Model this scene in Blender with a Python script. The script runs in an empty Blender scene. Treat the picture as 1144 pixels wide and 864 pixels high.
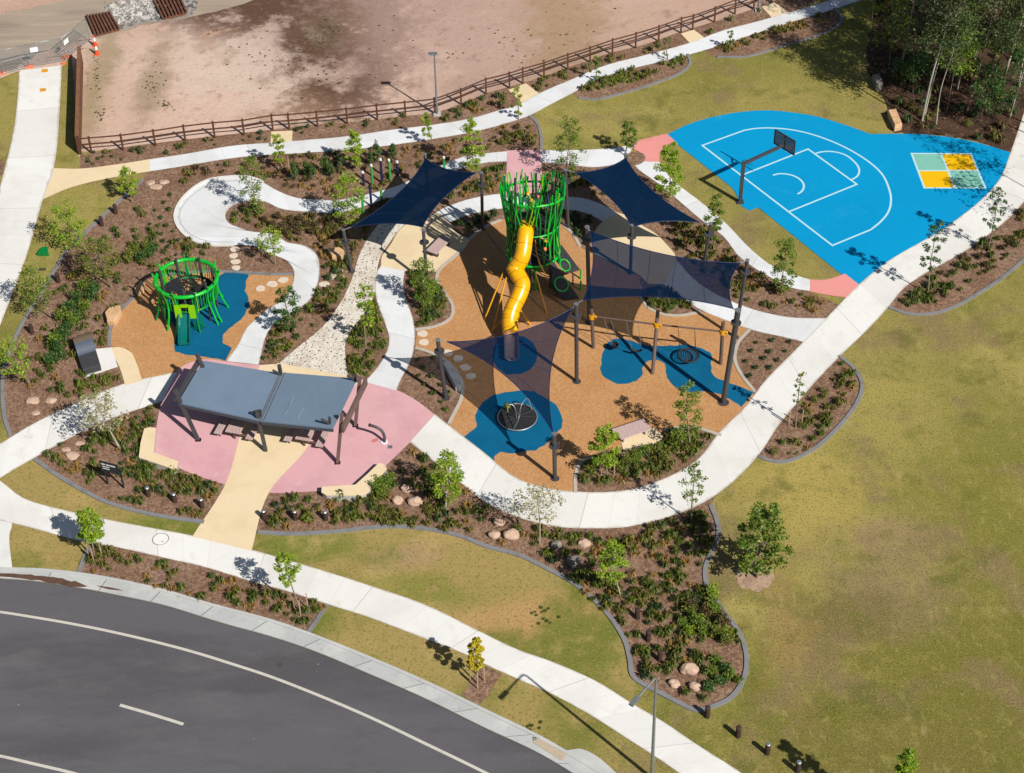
import bpy, math, random
import numpy as np
from mathutils import Vector, Matrix, noise as mnoise

# ------------------------------------------------------------------ camera, sky, sun, exposure
scene = bpy.context.scene
COL = scene.collection
F, PITCH, ROLL, CH = 2038.09, 0.72304, -0.02, 70.441      # focal length in photo pixels, tilt, roll, flying height
CX, CY = 572.0, 432.0
cp, sp, cr, sr = math.cos(PITCH), math.sin(PITCH), math.cos(ROLL), math.sin(ROLL)
FWD = Vector((0, cp, -sp)); _r = Vector((1, 0, 0)); _u = Vector((0, sp, cp))
RIGHT = cr * _r + sr * _u; UP = -sr * _r + cr * _u
CAMP = Vector((0, 0, CH))
cam_data = bpy.data.cameras.new('camera'); cam = bpy.data.objects.new('camera', cam_data); COL.objects.link(cam)
cam_data.sensor_width = 36; cam_data.lens = F / 1144 * 36; cam_data.clip_start = 1; cam_data.clip_end = 3000
cam.matrix_world = Matrix(((RIGHT.x, UP.x, -FWD.x, 0), (RIGHT.y, UP.y, -FWD.y, 0), (RIGHT.z, UP.z, -FWD.z, CH), (0, 0, 0, 1)))
scene.camera = cam

SUN_AZ, SUN_EL = math.radians(139.3), math.radians(41)
world = bpy.data.worlds.new('World'); scene.world = world; world.use_nodes = True
wn = world.node_tree.nodes; wl = world.node_tree.links
sky = wn.new('ShaderNodeTexSky'); sky.sky_type = 'NISHITA'; sky.sun_disc = False
sky.sun_elevation = SUN_EL; sky.sun_rotation = SUN_AZ; sky.altitude = 50
wl.new(sky.outputs[0], wn['Background'].inputs[0]); wn['Background'].inputs[1].default_value = 0.05
sd = bpy.data.lights.new('sun', 'SUN'); sd.energy = 5.0; sd.angle = math.radians(0.5); sd.color = (1.0, 0.95, 0.87)
sun = bpy.data.objects.new('sun', sd); COL.objects.link(sun)
SUNDIR = Vector((math.sin(SUN_AZ) * math.cos(SUN_EL), math.cos(SUN_AZ) * math.cos(SUN_EL), math.sin(SUN_EL)))
sun.rotation_euler = SUNDIR.to_track_quat('Z', 'Y').to_euler(); sun.location = (40, 20, 60)
vs = scene.view_settings; vs.view_transform = 'Standard'; vs.look = 'None'; vs.gamma = 1; vs.exposure = 0.5; vs.use_curve_mapping = False
scene.cycles.max_bounces = 8; scene.cycles.transparent_max_bounces = 16
RNG = random.Random(7)

# ------------------------------------------------------------------ measuring helpers
def ray(px, py):
    return (RIGHT * ((px - CX) / F) - UP * ((py - CY) / F) + FWD)
def G(px, py, z=0.0):                      # where a line of sight of the survey photo meets the level z
    d = ray(px, py); t = (z - CH) / d.z
    p = CAMP + d * t; return Vector((p.x, p.y, z))
def atY(px, py, y):                        # where it meets the upright plane at distance y
    d = ray(px, py); return CAMP + d * (y / d.y)
def ptop(base, top):                       # top of a post whose foot is on the ground
    g = G(*base); return atY(top[0], top[1], g.y)
def pxm(p):                                # photo pixels per metre at p
    return F / ((p - CAMP).dot(FWD))

# ------------------------------------------------------------------ materials
def srgb(r, g, b, k=1.0):
    f = lambda c: ((c / 255) / 12.92 if c / 255 <= 0.04045 else ((c / 255 + 0.055) / 1.055) ** 2.4) * k
    return (f(r), f(g), f(b), 1)
K = 1 / 1.55                               # photographed sunlit value -> surface colour
def C(r, g, b): return srgb(r, g, b, K)
MATS = {}
def mat(name, base, var=(), rough=0.85, bump=None, metal=0.0, spec=0.3, joints=None, tint=None, coat=0.0):
    m = bpy.data.materials.new(name); m.use_nodes = True; MATS[name] = m
    nt = m.node_tree; N = nt.nodes; L = nt.links; bs = N['Principled BSDF']
    bs.inputs['Roughness'].default_value = rough; bs.inputs['Metallic'].default_value = metal
    bs.inputs['Specular IOR Level'].default_value = spec; bs.inputs['Coat Weight'].default_value = coat
    geo = N.new('ShaderNodeNewGeometry')
    cur = None
    def mixin(fac, col):
        nonlocal cur
        mx = N.new('ShaderNodeMix'); mx.data_type = 'RGBA'
        L.new(fac, mx.inputs[0])
        if cur is None: mx.inputs[6].default_value = base
        else: L.new(cur, mx.inputs[6])
        mx.inputs[7].default_value = col; cur = mx.outputs[2]
    def rng(src, lo, hi, a=0.0, b=1.0):
        r = N.new('ShaderNodeMapRange'); r.interpolation_type = 'SMOOTHSTEP'
        r.inputs[1].default_value = lo; r.inputs[2].default_value = hi; r.inputs[3].default_value = a; r.inputs[4].default_value = b
        L.new(src, r.inputs[0]); return r.outputs[0]
    for v in var:
        kind = v[0]
        if kind == 'noise':                # scale, colour, lo, hi, amount, stretch
            _, sc, col, lo, hi, amt, st = v
            src = geo.outputs['Position']
            if st:
                mp = N.new('ShaderNodeMapping'); mp.inputs['Scale'].default_value = st[:3]
                mp.inputs['Rotation'].default_value = (0, 0, st[3] if len(st) > 3 else 0)
                L.new(src, mp.inputs[0]); src = mp.outputs[0]
            n = N.new('ShaderNodeTexNoise'); n.inputs['Scale'].default_value = sc; n.inputs['Detail'].default_value = 5; n.inputs['Roughness'].default_value = 0.6
            L.new(src, n.inputs['Vector'])
            mixin(rng(n.outputs['Fac'], lo, hi, 0, amt), col)
        elif kind == 'spot':               # centre, radius in, radius out, colour, amount
            _, c, r0, r1, col, amt = v
            n = N.new('ShaderNodeTexNoise'); n.inputs['Scale'].default_value = 0.3; n.inputs['Detail'].default_value = 9; n.inputs['Roughness'].default_value = 0.72
            L.new(geo.outputs['Position'], n.inputs['Vector'])
            s = N.new('ShaderNodeVectorMath'); s.operation = 'SUBTRACT'; L.new(geo.outputs['Position'], s.inputs[0]); s.inputs[1].default_value = c[:3]
            sc_ = N.new('ShaderNodeVectorMath'); sc_.operation = 'MULTIPLY'; L.new(s.outputs[0], sc_.inputs[0]); sc_.inputs[1].default_value = c[3]
            ln = N.new('ShaderNodeVectorMath'); ln.operation = 'LENGTH'; L.new(sc_.outputs[0], ln.inputs[0])
            ml = N.new('ShaderNodeMath'); ml.operation = 'MULTIPLY_ADD'; L.new(n.outputs['Fac'], ml.inputs[0]); ml.inputs[1].default_value = -2.6 * r1; L.new(ln.outputs['Value'], ml.inputs[2])
            ad = N.new('ShaderNodeMath'); ad.operation = 'ADD'; L.new(ml.outputs[0], ad.inputs[0]); ad.inputs[1].default_value = 1.3 * r1
            mixin(rng(ad.outputs[0], r0, r1, amt, 0), col)
        elif kind == 'cells':              # scale, colour, reach, share
            _, sc, col, reach, share = v
            vo = N.new('ShaderNodeTexVoronoi'); vo.inputs['Scale'].default_value = sc; L.new(geo.outputs['Position'], vo.inputs['Vector'])
            a = rng(vo.outputs['Distance'], reach * 0.7, reach, 1, 0)
            sx = N.new('ShaderNodeSeparateColor'); L.new(vo.outputs['Color'], sx.inputs[0])
            b = rng(sx.outputs[0], share - 0.02, share, 1, 0)
            mm = N.new('ShaderNodeMath'); mm.operation = 'MULTIPLY'; L.new(a, mm.inputs[0]); L.new(b, mm.inputs[1])
            mixin(mm.outputs[0], col)
        elif kind == 'cellcolor':          # scale, colour, amount: each pebble or chip its own shade
            _, sc, col, amt = v
            vo = N.new('ShaderNodeTexVoronoi'); vo.inputs['Scale'].default_value = sc; L.new(geo.outputs['Position'], vo.inputs['Vector'])
            sx = N.new('ShaderNodeSeparateColor'); L.new(vo.outputs['Color'], sx.inputs[0])
            mixin(rng(sx.outputs[1], 0, 1, 0, amt), col)
    if joints:                             # spacing, joint width, colour, amount along the path
        for (spc, w, col, amt) in joints:
            uv = N.new('ShaderNodeUVMap'); uv.uv_map = 'along'
            sx = N.new('ShaderNodeSeparateXYZ'); L.new(uv.outputs[0], sx.inputs[0])
            md = N.new('ShaderNodeMath'); md.operation = 'MODULO'; L.new(sx.outputs[1], md.inputs[0]); md.inputs[1].default_value = spc
            lt = N.new('ShaderNodeMath'); lt.operation = 'LESS_THAN'; L.new(md.outputs[0], lt.inputs[0]); lt.inputs[1].default_value = w
            mu = N.new('ShaderNodeMath'); mu.operation = 'MULTIPLY'; L.new(lt.outputs[0], mu.inputs[0]); mu.inputs[1].default_value = amt
            mixin(mu.outputs[0], col)
        sp0 = joints[-1][0]
        dvd = N.new('ShaderNodeMath'); dvd.operation = 'DIVIDE'; L.new(sx.outputs[1], dvd.inputs[0]); dvd.inputs[1].default_value = sp0 / 2
        fl = N.new('ShaderNodeMath'); fl.operation = 'FLOOR'; L.new(dvd.outputs[0], fl.inputs[0])
        wnz = N.new('ShaderNodeTexWhiteNoise'); wnz.noise_dimensions = '1D'; L.new(fl.outputs[0], wnz.inputs['W'])
        mixin(rng(wnz.outputs['Value'], 0.2, 1, 0, 0.3 if len(joints) > 1 else 0.12), joints[0][2])
        ab = N.new('ShaderNodeMath'); ab.operation = 'PINGPONG'; ab.inputs[1].default_value = 0.5; L.new(sx.outputs[0], ab.inputs[0])
        en = N.new('ShaderNodeTexNoise'); en.inputs['Scale'].default_value = 1.6; L.new(geo.outputs['Position'], en.inputs['Vector'])
        ml2 = N.new('ShaderNodeMath'); ml2.operation = 'MULTIPLY'; L.new(en.outputs['Fac'], ml2.inputs[0]); ml2.inputs[1].default_value = 0.11
        sb2 = N.new('ShaderNodeMath'); sb2.operation = 'SUBTRACT'; L.new(ml2.outputs[0], sb2.inputs[0]); L.new(ab.outputs[0], sb2.inputs[1])
        mixin(rng(sb2.outputs[0], 0.0, 0.05, 0, 0.55), C(176, 160, 140))
    if tint:                               # per-leaf shade stored on the faces
        at = N.new('ShaderNodeAttribute'); at.attribute_name = 'tint'
        for (lo, hi, col) in tint: mixin(rng(at.outputs['Fac'], lo, hi), col)
    if cur is None: bs.inputs['Base Color'].default_value = base
    else: L.new(cur, bs.inputs['Base Color'])
    if bump:
        sc, st, dist = bump
        n = N.new('ShaderNodeTexNoise'); n.inputs['Scale'].default_value = sc; n.inputs['Detail'].default_value = 4
        L.new(geo.outputs['Position'], n.inputs['Vector'])
        b = N.new('ShaderNodeBump'); b.inputs['Strength'].default_value = st; b.inputs['Distance'].default_value = dist
        L.new(n.outputs['Fac'], b.inputs['Height']); L.new(b.outputs[0], bs.inputs['Normal'])
    return m
def leafmat(name, cols, trans=0.35):
    cols = [(c[0] * 1.02, c[1] * 1.0, c[2] * .95, 1) for c in cols]
    m = mat(name, cols[0], tint=[(0.2, 0.6, cols[1]), (0.72, 0.95, cols[2])], rough=0.55, spec=0.35)
    nt = m.node_tree; N = nt.nodes; L = nt.links; bs = N['Principled BSDF']; out = N['Material Output']
    tr = N.new('ShaderNodeBsdfTranslucent'); mx = N.new('ShaderNodeMixShader'); mx.inputs[0].default_value = trans
    src = bs.inputs['Base Color'].links[0].from_socket; L.new(src, tr.inputs[0])
    L.new(bs.outputs[0], mx.inputs[1]); L.new(tr.outputs[0], mx.inputs[2]); L.new(mx.outputs[0], out.inputs[0])
    return m
def fabric(name, col, see):
    m = mat(name, col, spec=0.06, rough=0.9, var=[('noise', 1.2, C(0, 38, 70), 0.35, 0.7, 0.7, (1, 0.25, 1, 0.4)), ('noise', 22, C(0, 28, 54), 0.4, 0.6, 0.5, None)])
    nt = m.node_tree; N = nt.nodes; L = nt.links; bs = N['Principled BSDF']; out = N['Material Output']
    tr = N.new('ShaderNodeBsdfTransparent'); tr.inputs[0].default_value = (0.85, 0.88, 1, 1)
    mx = N.new('ShaderNodeMixShader'); mx.inputs[0].default_value = see
    L.new(bs.outputs[0], mx.inputs[1]); L.new(tr.outputs[0], mx.inputs[2]); L.new(mx.outputs[0], out.inputs[0])
    return m

dk = lambda c, k: (c[0] * k, c[1] * k, c[2] * k, 1)
def spot(px, py, sx, sy): p = G(px, py); return (p.x, p.y, 0, (1 / sx, 1 / sy, 1))
BROWN = C(100, 74, 60)
M_VERGE = mat('verge_grass', C(170, 150, 92), [('spot', spot(600, 700, 5, 2.5), 0.3, 1.3, C(196, 154, 106), 0.8), ('spot', spot(330, 612, 4, 1.6), 0.3, 1.3, C(110, 126, 46), 0.85), ('spot', spot(470, 660, 5, 1.5), 0.3, 1.3, C(126, 132, 54), 0.7), ('spot', spot(450, 620, 2.5, 1.2), 0.3, 1.2, C(176, 148, 112), 0.7), ('spot', spot(660, 800, 3, 3), 0.3, 1.3, C(118, 122, 52), 0.7), ('spot', spot(190, 585, 3, 1), 0.3, 1.2, C(108, 128, 44), 0.8),
    ('noise', 0.13, C(112, 122, 50), 0.47, 0.62, 0.9, None), ('noise', 0.3, C(192, 166, 108), 0.5, 0.7, 0.8, None),
    ('noise', 0.8, C(182, 148, 104), 0.55, 0.72, 0.5, None), ('noise', 2.6, C(130, 122, 64), 0.54, 0.72, 0.5, None), ('noise', 6, C(104, 98, 48), 0.5, 0.7, 0.7, None),
    ('noise', 9, C(204, 188, 130), 0.55, 0.74, 0.6, None)], rough=0.95, bump=(14, 0.6, 0.04), spec=0.05)
M_LAWN = mat('lawn_grass', C(164, 151, 84), [
    ('noise', 0.045, C(130, 127, 62), 0.42, 0.58, 0.85, None), ('noise', 0.09, C(182, 165, 96), 0.5, 0.66, 0.85, None),
    ('spot', spot(1120, 780, 13, 9), 0.5, 1.4, C(118, 114, 50), 0.85), ('spot', spot(860, 790, 7, 3), 0.4, 1.3, C(120, 122, 50), 0.6), ('spot', spot(900, 540, 4, 5), 0.3, 1.3, C(186, 166, 92), 0.8), ('spot', spot(760, 75, 8, 4), 0.4, 1.3, C(138, 134, 62), 0.6), ('spot', spot(660, 135, 7, 2.5), 0.3, 1.3, C(178, 164, 92), 0.7), ('spot', spot(985, 650, 4.5, 4), 0.2, 1.3, C(152, 130, 98), 0.8), ('spot', spot(920, 690, 4, 3), 0.2, 1.3, C(120, 108, 62), 0.7), ('spot', spot(1100, 560, 5, 8), 0.2, 1.3, C(132, 128, 56), 0.8), ('spot', spot(985, 470, 5, 5), 0.2, 1.3, C(178, 162, 92), 0.6), ('spot', spot(1010, 600, 3, 2), 0.2, 1.3, C(160, 136, 104), 0.6), ('spot', spot(980, 830, 9, 4), 0.2, 1.3, C(122, 112, 58), 0.7), ('spot', spot(880, 700, 1.5, 6), 0.2, 1.3, C(170, 140, 92), 0.6),
    ('noise', 0.22, C(142, 120, 90), 0.5, 0.66, 0.75, None), ('noise', 0.33, C(98, 102, 44), 0.54, 0.68, 0.6, None), ('noise', 0.5, C(118, 120, 50), 0.52, 0.72, 0.6, None),
    ('noise', 1.3, C(172, 158, 92), 0.52, 0.74, 0.5, None), ('noise', 3.2, C(108, 106, 50), 0.54, 0.72, 0.5, None),
    ('noise', 5.5, C(176, 158, 104), 0.55, 0.72, 0.5, None), ('noise', 9, C(78, 78, 36), 0.5, 0.68, 0.7, None), ('noise', 13, C(200, 186, 128), 0.54, 0.72, 0.65, None), ('noise', 2.0, C(182, 164, 112), 0.56, 0.76, 0.5, (1, .35, 1, .6))], rough=0.95, bump=(14, 0.6, 0.04), spec=0.05)
M_DIRT = mat('bare_dirt', C(214, 184, 166), [
    ('noise', 0.07, C(194, 160, 140), 0.42, 0.62, 0.9, None),
    ('noise', 0.2, C(172, 144, 126), 0.52, 0.7, 0.6, None),
    ('spot', spot(330, 14, 9, 13), 0.6, 1.3, BROWN, 0.85), ('spot', spot(350, 75, 7, 9), 0.55, 1.2, BROWN, 0.95),
    ('spot', spot(380, 100, 5, 2.5), 0.3, 1.2, BROWN, 0.8), ('spot', spot(305, 125, 6, 6), 0.2, 1.1, C(150, 118, 92), 0.8), ('spot', spot(280, 5, 9, 6), 0.4, 1.1, BROWN, 0.9),
    ('spot', spot(225, 95, 8, 8), 0.5, 1.3, C(226, 202, 186), 0.9), ('spot', spot(180, 150, 9, 5), 0.5, 1.3, C(222, 190, 172), 0.85), ('spot', spot(130, 120, 6, 10), 0.3, 1.2, C(212, 180, 160), 0.7),
    ('spot', spot(560, 20, 16, 14), 0.4, 1.2, C(184, 156, 144), 0.7), ('spot', spot(690, 20, 10, 9), 0.4, 1.2, C(206, 174, 154), 0.7),
    ('spot', spot(630, 30, 4, 12), 0.3, 1.2, C(168, 140, 106), 0.7),
    ('spot', spot(170, 95, 1.6, 7), 0.2, 1.2, C(138, 122, 90), 0.55), ('spot', spot(108, 95, 1.5, 12), 0.2, 1.2, C(142, 130, 90), 0.6), ('spot', spot(362, 40, 2.5, 4), 0.2, 1.1, C(96, 84, 60), 0.5),
    ('noise', 0.7, C(140, 110, 92), 0.56, 0.74, 0.5, None), ('noise', 3, C(122, 98, 82), 0.57, 0.73, 0.6, None),
    ('noise', 1.8, C(222, 198, 182), 0.6, 0.76, 0.35, None), ('noise', 7, C(116, 98, 82), 0.57, 0.72, 0.6, None), ('noise', 1.1, C(124, 116, 84), 0.66, 0.76, 0.7, None)], rough=0.95, bump=(1.6, 0.35, 0.1), spec=0.05)
M_TRACK = mat('gravel_road', C(176, 160, 142), [
    ('noise', 0.25, C(150, 136, 124), 0.45, 0.65, 0.8, (0.4, 1.6, 1, -0.22)), ('noise', 0.6, C(196, 180, 160), 0.5, 0.7, 0.6, (0.25, 2.0, 1, -0.22)),
    ('noise', 8, C(128, 116, 106), 0.52, 0.74, 0.5, None)], rough=0.95, bump=(5, 0.5, 0.05), spec=0.1)
M_RUBBLE = mat('crushed_rock', C(176, 170, 164), [('cellcolor', 3.5, C(104, 100, 98), 1.0), ('noise', 1.0, C(140, 130, 122), 0.5, 0.7, 0.6, None)], rough=0.9, bump=(5, 1.0, 0.15))
M_MULCH = mat('bark_mulch', C(160, 130, 108), [
    ('noise', 0.35, C(138, 110, 90), 0.45, 0.65, 0.8, None), ('noise', 0.9, C(176, 146, 122), 0.52, 0.7, 0.6, None), ('noise', 0.45, C(168, 132, 90), 0.58, 0.76, 0.5, None), ('noise', 0.2, C(168, 142, 126), 0.52, 0.7, 0.7, None),
    ('cellcolor', 7, C(108, 78, 62), 0.72), ('noise', 4.5, C(86, 62, 50), 0.56, 0.7, 0.6, None), ('noise', 9, C(222, 192, 166), 0.58, 0.72, 0.75, None), ('noise', 13, C(60, 42, 34), 0.54, 0.7, 0.65, None)], rough=0.95, bump=(9, 0.6, 0.05), spec=0.05)
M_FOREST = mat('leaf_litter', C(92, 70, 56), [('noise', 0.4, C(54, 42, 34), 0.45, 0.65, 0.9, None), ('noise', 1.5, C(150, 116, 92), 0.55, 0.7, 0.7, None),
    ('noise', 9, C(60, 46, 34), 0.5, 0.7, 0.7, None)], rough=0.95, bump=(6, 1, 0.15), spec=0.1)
CONC = [('noise', 0.25, C(234, 232, 227), 0.45, 0.65, 0.9, None), ('noise', 1.1, C(224, 221, 214), 0.55, 0.75, 0.55, None), ('noise', 7, C(234, 232, 227), 0.5, 0.75, 0.7, None), ('noise', 0.7, C(205, 198, 186), 0.62, 0.76, 0.6, None)]
M_PATH = mat('path_concrete', C(246, 245, 241), CONC, rough=0.85, bump=(20, 0.15, 0.01), joints=[(1.5, 0.03, C(214, 212, 206), 0.5), (6.0, 0.045, C(150, 148, 144), 0.5)])
M_PATH2 = mat('pale_path_concrete', C(240, 243, 247), [('noise', 0.4, C(226, 228, 229), 0.45, 0.65, 0.9, None), ('noise', 2, C(216, 216, 214), 0.58, 0.75, 0.5, None), ('noise', 7, C(228, 229, 227), 0.5, 0.75, 0.6, None)], rough=0.85, bump=(20, 0.15, 0.01), joints=[(1.8, 0.03, C(204, 203, 200), 0.5), (7.2, 0.04, C(160, 158, 154), 0.5)])
M_SAND = mat('sandstone_coloured_concrete', C(242, 220, 182), [('noise', 0.4, C(233, 210, 170), 0.45, 0.65, 0.8, None), ('noise', 2.2, C(246, 227, 192), 0.55, 0.75, 0.6, None), ('noise', 9, C(226, 201, 160), 0.52, 0.75, 0.5, None)], rough=0.85, bump=(18, 0.15, 0.01))
M_PINK = mat('pink_concrete', C(228, 176, 182), [('noise', 0.4, C(216, 164, 172), 0.45, 0.65, 0.8, None), ('noise', 1.2, C(236, 188, 192), 0.55, 0.75, 0.7, None), ('noise', 0.25, C(222, 180, 178), 0.5, 0.7, 0.6, None), ('noise', 9, C(220, 168, 174), 0.5, 0.75, 0.4, None)], rough=0.85, bump=(18, 0.15, 0.01))
M_CORAL = mat('coral_concrete', C(240, 158, 152), [('noise', 0.5, C(230, 148, 144), 0.45, 0.65, 0.8, None), ('noise', 6, C(244, 168, 160), 0.5, 0.75, 0.5, None)], rough=0.85, bump=(18, 0.15, 0.01))
M_COURT = mat('blue_court_paint', C(0, 156, 214), [('noise', 0.2, C(0, 162, 220), 0.4, 0.65, 0.8, None), ('noise', 0.8, C(0, 148, 206), 0.55, 0.75, 0.5, None), ('noise', 10, C(6, 146, 202), 0.5, 0.75, 0.4, None), ('noise', 0.45, C(52, 168, 212), 0.56, 0.76, 0.4, None), ('noise', 3, C(20, 136, 188), 0.6, 0.76, 0.4, None)], rough=0.8, spec=0.1)
M_ORUB = mat('orange_rubber', C(206, 158, 110), [('noise', 0.35, C(196, 147, 98), 0.45, 0.65, 0.8, None), ('noise', 1.4, C(212, 168, 120), 0.55, 0.75, 0.5, None), ('cellcolor', 12, C(180, 122, 70), 0.6), ('noise', 16, C(232, 186, 130), 0.56, 0.72, 0.7, None)], rough=0.95, bump=(22, 0.5, 0.02), spec=0.15)
M_BRUB = mat('blue_rubber', C(0, 102, 144), [('noise', 0.5, C(0, 94, 134), 0.45, 0.65, 0.8, None), ('noise', 16, C(24, 122, 168), 0.55, 0.75, 0.6, None), ('cells', 7, C(80, 160, 190), 0.12, 0.12)], rough=0.95, bump=(22, 0.5, 0.02), spec=0.15)
M_PEB = mat('pebble_creek_bed', C(226, 216, 200), [('cellcolor', 4.2, C(240, 234, 224), 0.9), ('noise', 0.5, C(206, 192, 172), 0.5, 0.7, 0.6, None), ('noise', 0.35, C(190, 166, 138), 0.55, 0.7, 0.7, None), ('cells', 4.6, C(104, 88, 74), 0.30, 0.7), ('cells', 7.5, C(136, 118, 100), 0.32, 0.6)], rough=0.9, bump=(9, 0.8, 0.06))
M_ASPH = mat('asphalt', C(100, 99, 104), [('noise', 0.12, C(86, 84, 88), 0.45, 0.62, 0.9, (0.5, 1.6, 1, -0.4)), ('noise', 0.5, C(108, 106, 108), 0.52, 0.72, 0.7, (0.4, 1.3, 1, -0.42)),
    ('noise', 0.9, C(84, 82, 86), 0.52, 0.75, 0.5, (0.45, 1.3, 1, -0.42)), ('cells', 0.5, C(74, 72, 74), 0.16, 0.12), ('cells', 1.1, C(150, 142, 134), 0.06, 0.1), ('noise', 11, C(84, 81, 83), 0.52, 0.7, 0.5, None), ('noise', 16, C(132, 126, 124), 0.52, 0.75, 0.5, None), ('noise', 0.5, C(120, 112, 104), 0.68, 0.78, 0.6, None)], rough=0.9, bump=(40, 0.3, 0.01), spec=0.25)
M_KERB = mat('kerb_concrete', C(196, 199, 198), [('noise', 0.6, C(212, 213, 210), 0.45, 0.65, 0.8, None), ('noise', 3, C(166, 166, 162), 0.55, 0.75, 0.6, None)], rough=0.9, bump=(14, 0.2, 0.01), joints=[(3.0, 0.05, C(96, 94, 92), 0.85)])
M_KERBN = mat('kerb_stone', C(196, 198, 197), [('noise', 0.6, C(210, 210, 207), 0.45, 0.65, 0.8, None), ('noise', 3, C(172, 172, 168), 0.55, 0.75, 0.6, None)], rough=0.9, bump=(14, 0.2, 0.01))
M_PATHN = mat('plain_path_concrete', C(236, 236, 233), [('noise', 0.4, C(224, 224, 221), 0.45, 0.65, 0.9, None), ('noise', 7, C(222, 221, 217), 0.5, 0.75, 0.6, None)], rough=0.85)
M_EDGE = mat('grey_edging', C(138, 138, 140), [('noise', 1.5, C(118, 118, 120), 0.45, 0.7, 0.8, None), ('noise', 9, C(160, 160, 160), 0.55, 0.75, 0.5, None)], rough=0.9, bump=(14, 0.3, 0.02))
M_EDGEL = mat('pale_edging', C(196, 188, 176), [('noise', 1.5, C(180, 172, 160), 0.45, 0.7, 0.8, None)], rough=0.9)
M_LINE = mat('road_paint', C(214, 208, 198), [('noise', 2, C(190, 184, 176), 0.5, 0.75, 0.7, None), ('noise', 14, C(150, 145, 140), 0.58, 0.75, 0.6, None)], rough=0.7)
M_CLINE = mat('court_line_paint', C(196, 236, 246), [('noise', 8, C(180, 222, 236), 0.5, 0.75, 0.5, None)], rough=0.6)
M_YEL = mat('yellow_court_paint', C(255, 198, 0), [('noise', 0.8, C(250, 188, 0), 0.45, 0.7, 0.7, None)], rough=0.6)
M_MINT = mat('mint_court_paint', C(136, 204, 186), [('noise', 0.8, C(126, 196, 178), 0.45, 0.7, 0.7, None)], rough=0.6)
M_NAVY1 = fabric('navy_shade_cloth_dense', C(0, 33, 62), 0.01)
M_NAVY2 = fabric('navy_shade_cloth_open', C(0, 28, 60), 0.2)
M_NAVY3 = fabric('navy_shade_cloth_medium', C(0, 27, 58), 0.11)
M_STEEL = mat('charcoal_steel', C(70, 70, 74), [('noise', 3, C(58, 58, 62), 0.4, 0.7, 0.6, None)], rough=0.5, spec=0.5)
M_STEELB = mat('brown_steel', C(112, 92, 84), [('noise', 3, C(98, 80, 74), 0.4, 0.7, 0.6, None)], rough=0.55, spec=0.4)
M_GALV = mat('galvanised_steel', C(170, 176, 180), [('noise', 4, C(146, 152, 158), 0.4, 0.7, 0.7, None)], rough=0.4, metal=0.6, spec=0.5)
M_ROOF = mat('blue_grey_roof_sheet', C(126, 146, 168), [('noise', 0.5, C(119, 139, 161), 0.4, 0.7, 0.7, None), ('noise', 5, C(134, 154, 175), 0.55, 0.75, 0.35, (1, 0.2, 1, 0.5))], rough=0.5, spec=0.4)
M_ROOFU = mat('roof_trim', C(74, 80, 90), rough=0.5)
M_TIMB = mat('brown_fence_timber', C(98, 62, 46), [('noise', 3, C(80, 50, 38), 0.4, 0.7, 0.8, (1, 1, 0.2)), ('noise', 14, C(122, 82, 62), 0.55, 0.75, 0.5, None)], rough=0.8)
M_TIMBL = mat('tan_fence_timber', C(140, 96, 68), [('noise', 3, C(112, 74, 52), 0.4, 0.7, 0.8, (1, 1, 0.2)), ('noise', 14, C(166, 122, 90), 0.55, 0.75, 0.5, None)], rough=0.85)
M_BOLL = mat('dark_bollard_timber', C(74, 54, 46), [('noise', 5, C(58, 42, 38), 0.4, 0.7, 0.8, None)], rough=0.8)
M_SLAT = mat('grey_bench_timber', C(206, 180, 176), [('noise', 2.5, C(184, 158, 154), 0.4, 0.7, 0.8, (6, 1, 1, 0.5)), ('noise', 14, C(222, 198, 192), 0.55, 0.75, 0.5, None)], rough=0.8)
M_GREEN = mat('bright_green_plastic', C(10, 190, 50), [('noise', 2, C(8, 170, 48), 0.4, 0.7, 0.6, None)], rough=0.35, spec=0.5)
M_DGREEN = mat('deep_green_plastic', C(0, 132, 58), [('noise', 2, C(0, 118, 54), 0.4, 0.7, 0.6, None)], rough=0.35, spec=0.5)
M_LIME = mat('lime_plastic', C(140, 210, 0), [('noise', 2, C(128, 198, 0), 0.4, 0.7, 0.6, None)], rough=0.35, spec=0.5)
M_TEAL = mat('teal_plastic', C(0, 110, 104), [('noise', 2, C(0, 98, 96), 0.4, 0.7, 0.6, None)], rough=0.3, spec=0.5)
M_YTUBE = mat('yellow_slide_plastic', C(255, 184, 0), [('noise', 1.2, C(248, 174, 0), 0.4, 0.7, 0.7, None)], rough=0.3, spec=0.5)
M_YSEAM = mat('slide_seam', C(150, 96, 10), rough=0.5)
M_YLEG = mat('yellow_painted_steel', C(236, 166, 16), [('noise', 2, C(220, 152, 12), 0.4, 0.7, 0.6, None)], rough=0.4, spec=0.5)
M_BLACK = mat('black_rubber', srgb(30, 31, 33), [('noise', 5, srgb(40, 41, 44), 0.4, 0.7, 0.7, None)], rough=0.7)
M_CHUTE = mat('steel_chute', C(196, 164, 140), [('noise', 2, C(180, 150, 130), 0.4, 0.7, 0.6, None)], rough=0.45, metal=0.3)
M_STONE = mat('sandstone', C(226, 186, 142), [('noise', 1.5, C(204, 160, 118), 0.42, 0.65, 0.8, None), ('noise', 6, C(236, 204, 168), 0.54, 0.75, 0.6, None), ('noise', 20, C(180, 140, 104), 0.55, 0.75, 0.4, None)], rough=0.9, bump=(8, 0.6, 0.05))
M_ROCK = mat('pink_granite_boulder', C(206, 176, 154), [('noise', 2, C(184, 150, 128), 0.42, 0.65, 0.8, None), ('noise', 9, C(222, 198, 178), 0.54, 0.75, 0.6, None), ('noise', 24, C(150, 126, 112), 0.55, 0.75, 0.5, None)], rough=0.9, bump=(9, 0.6, 0.05))
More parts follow.
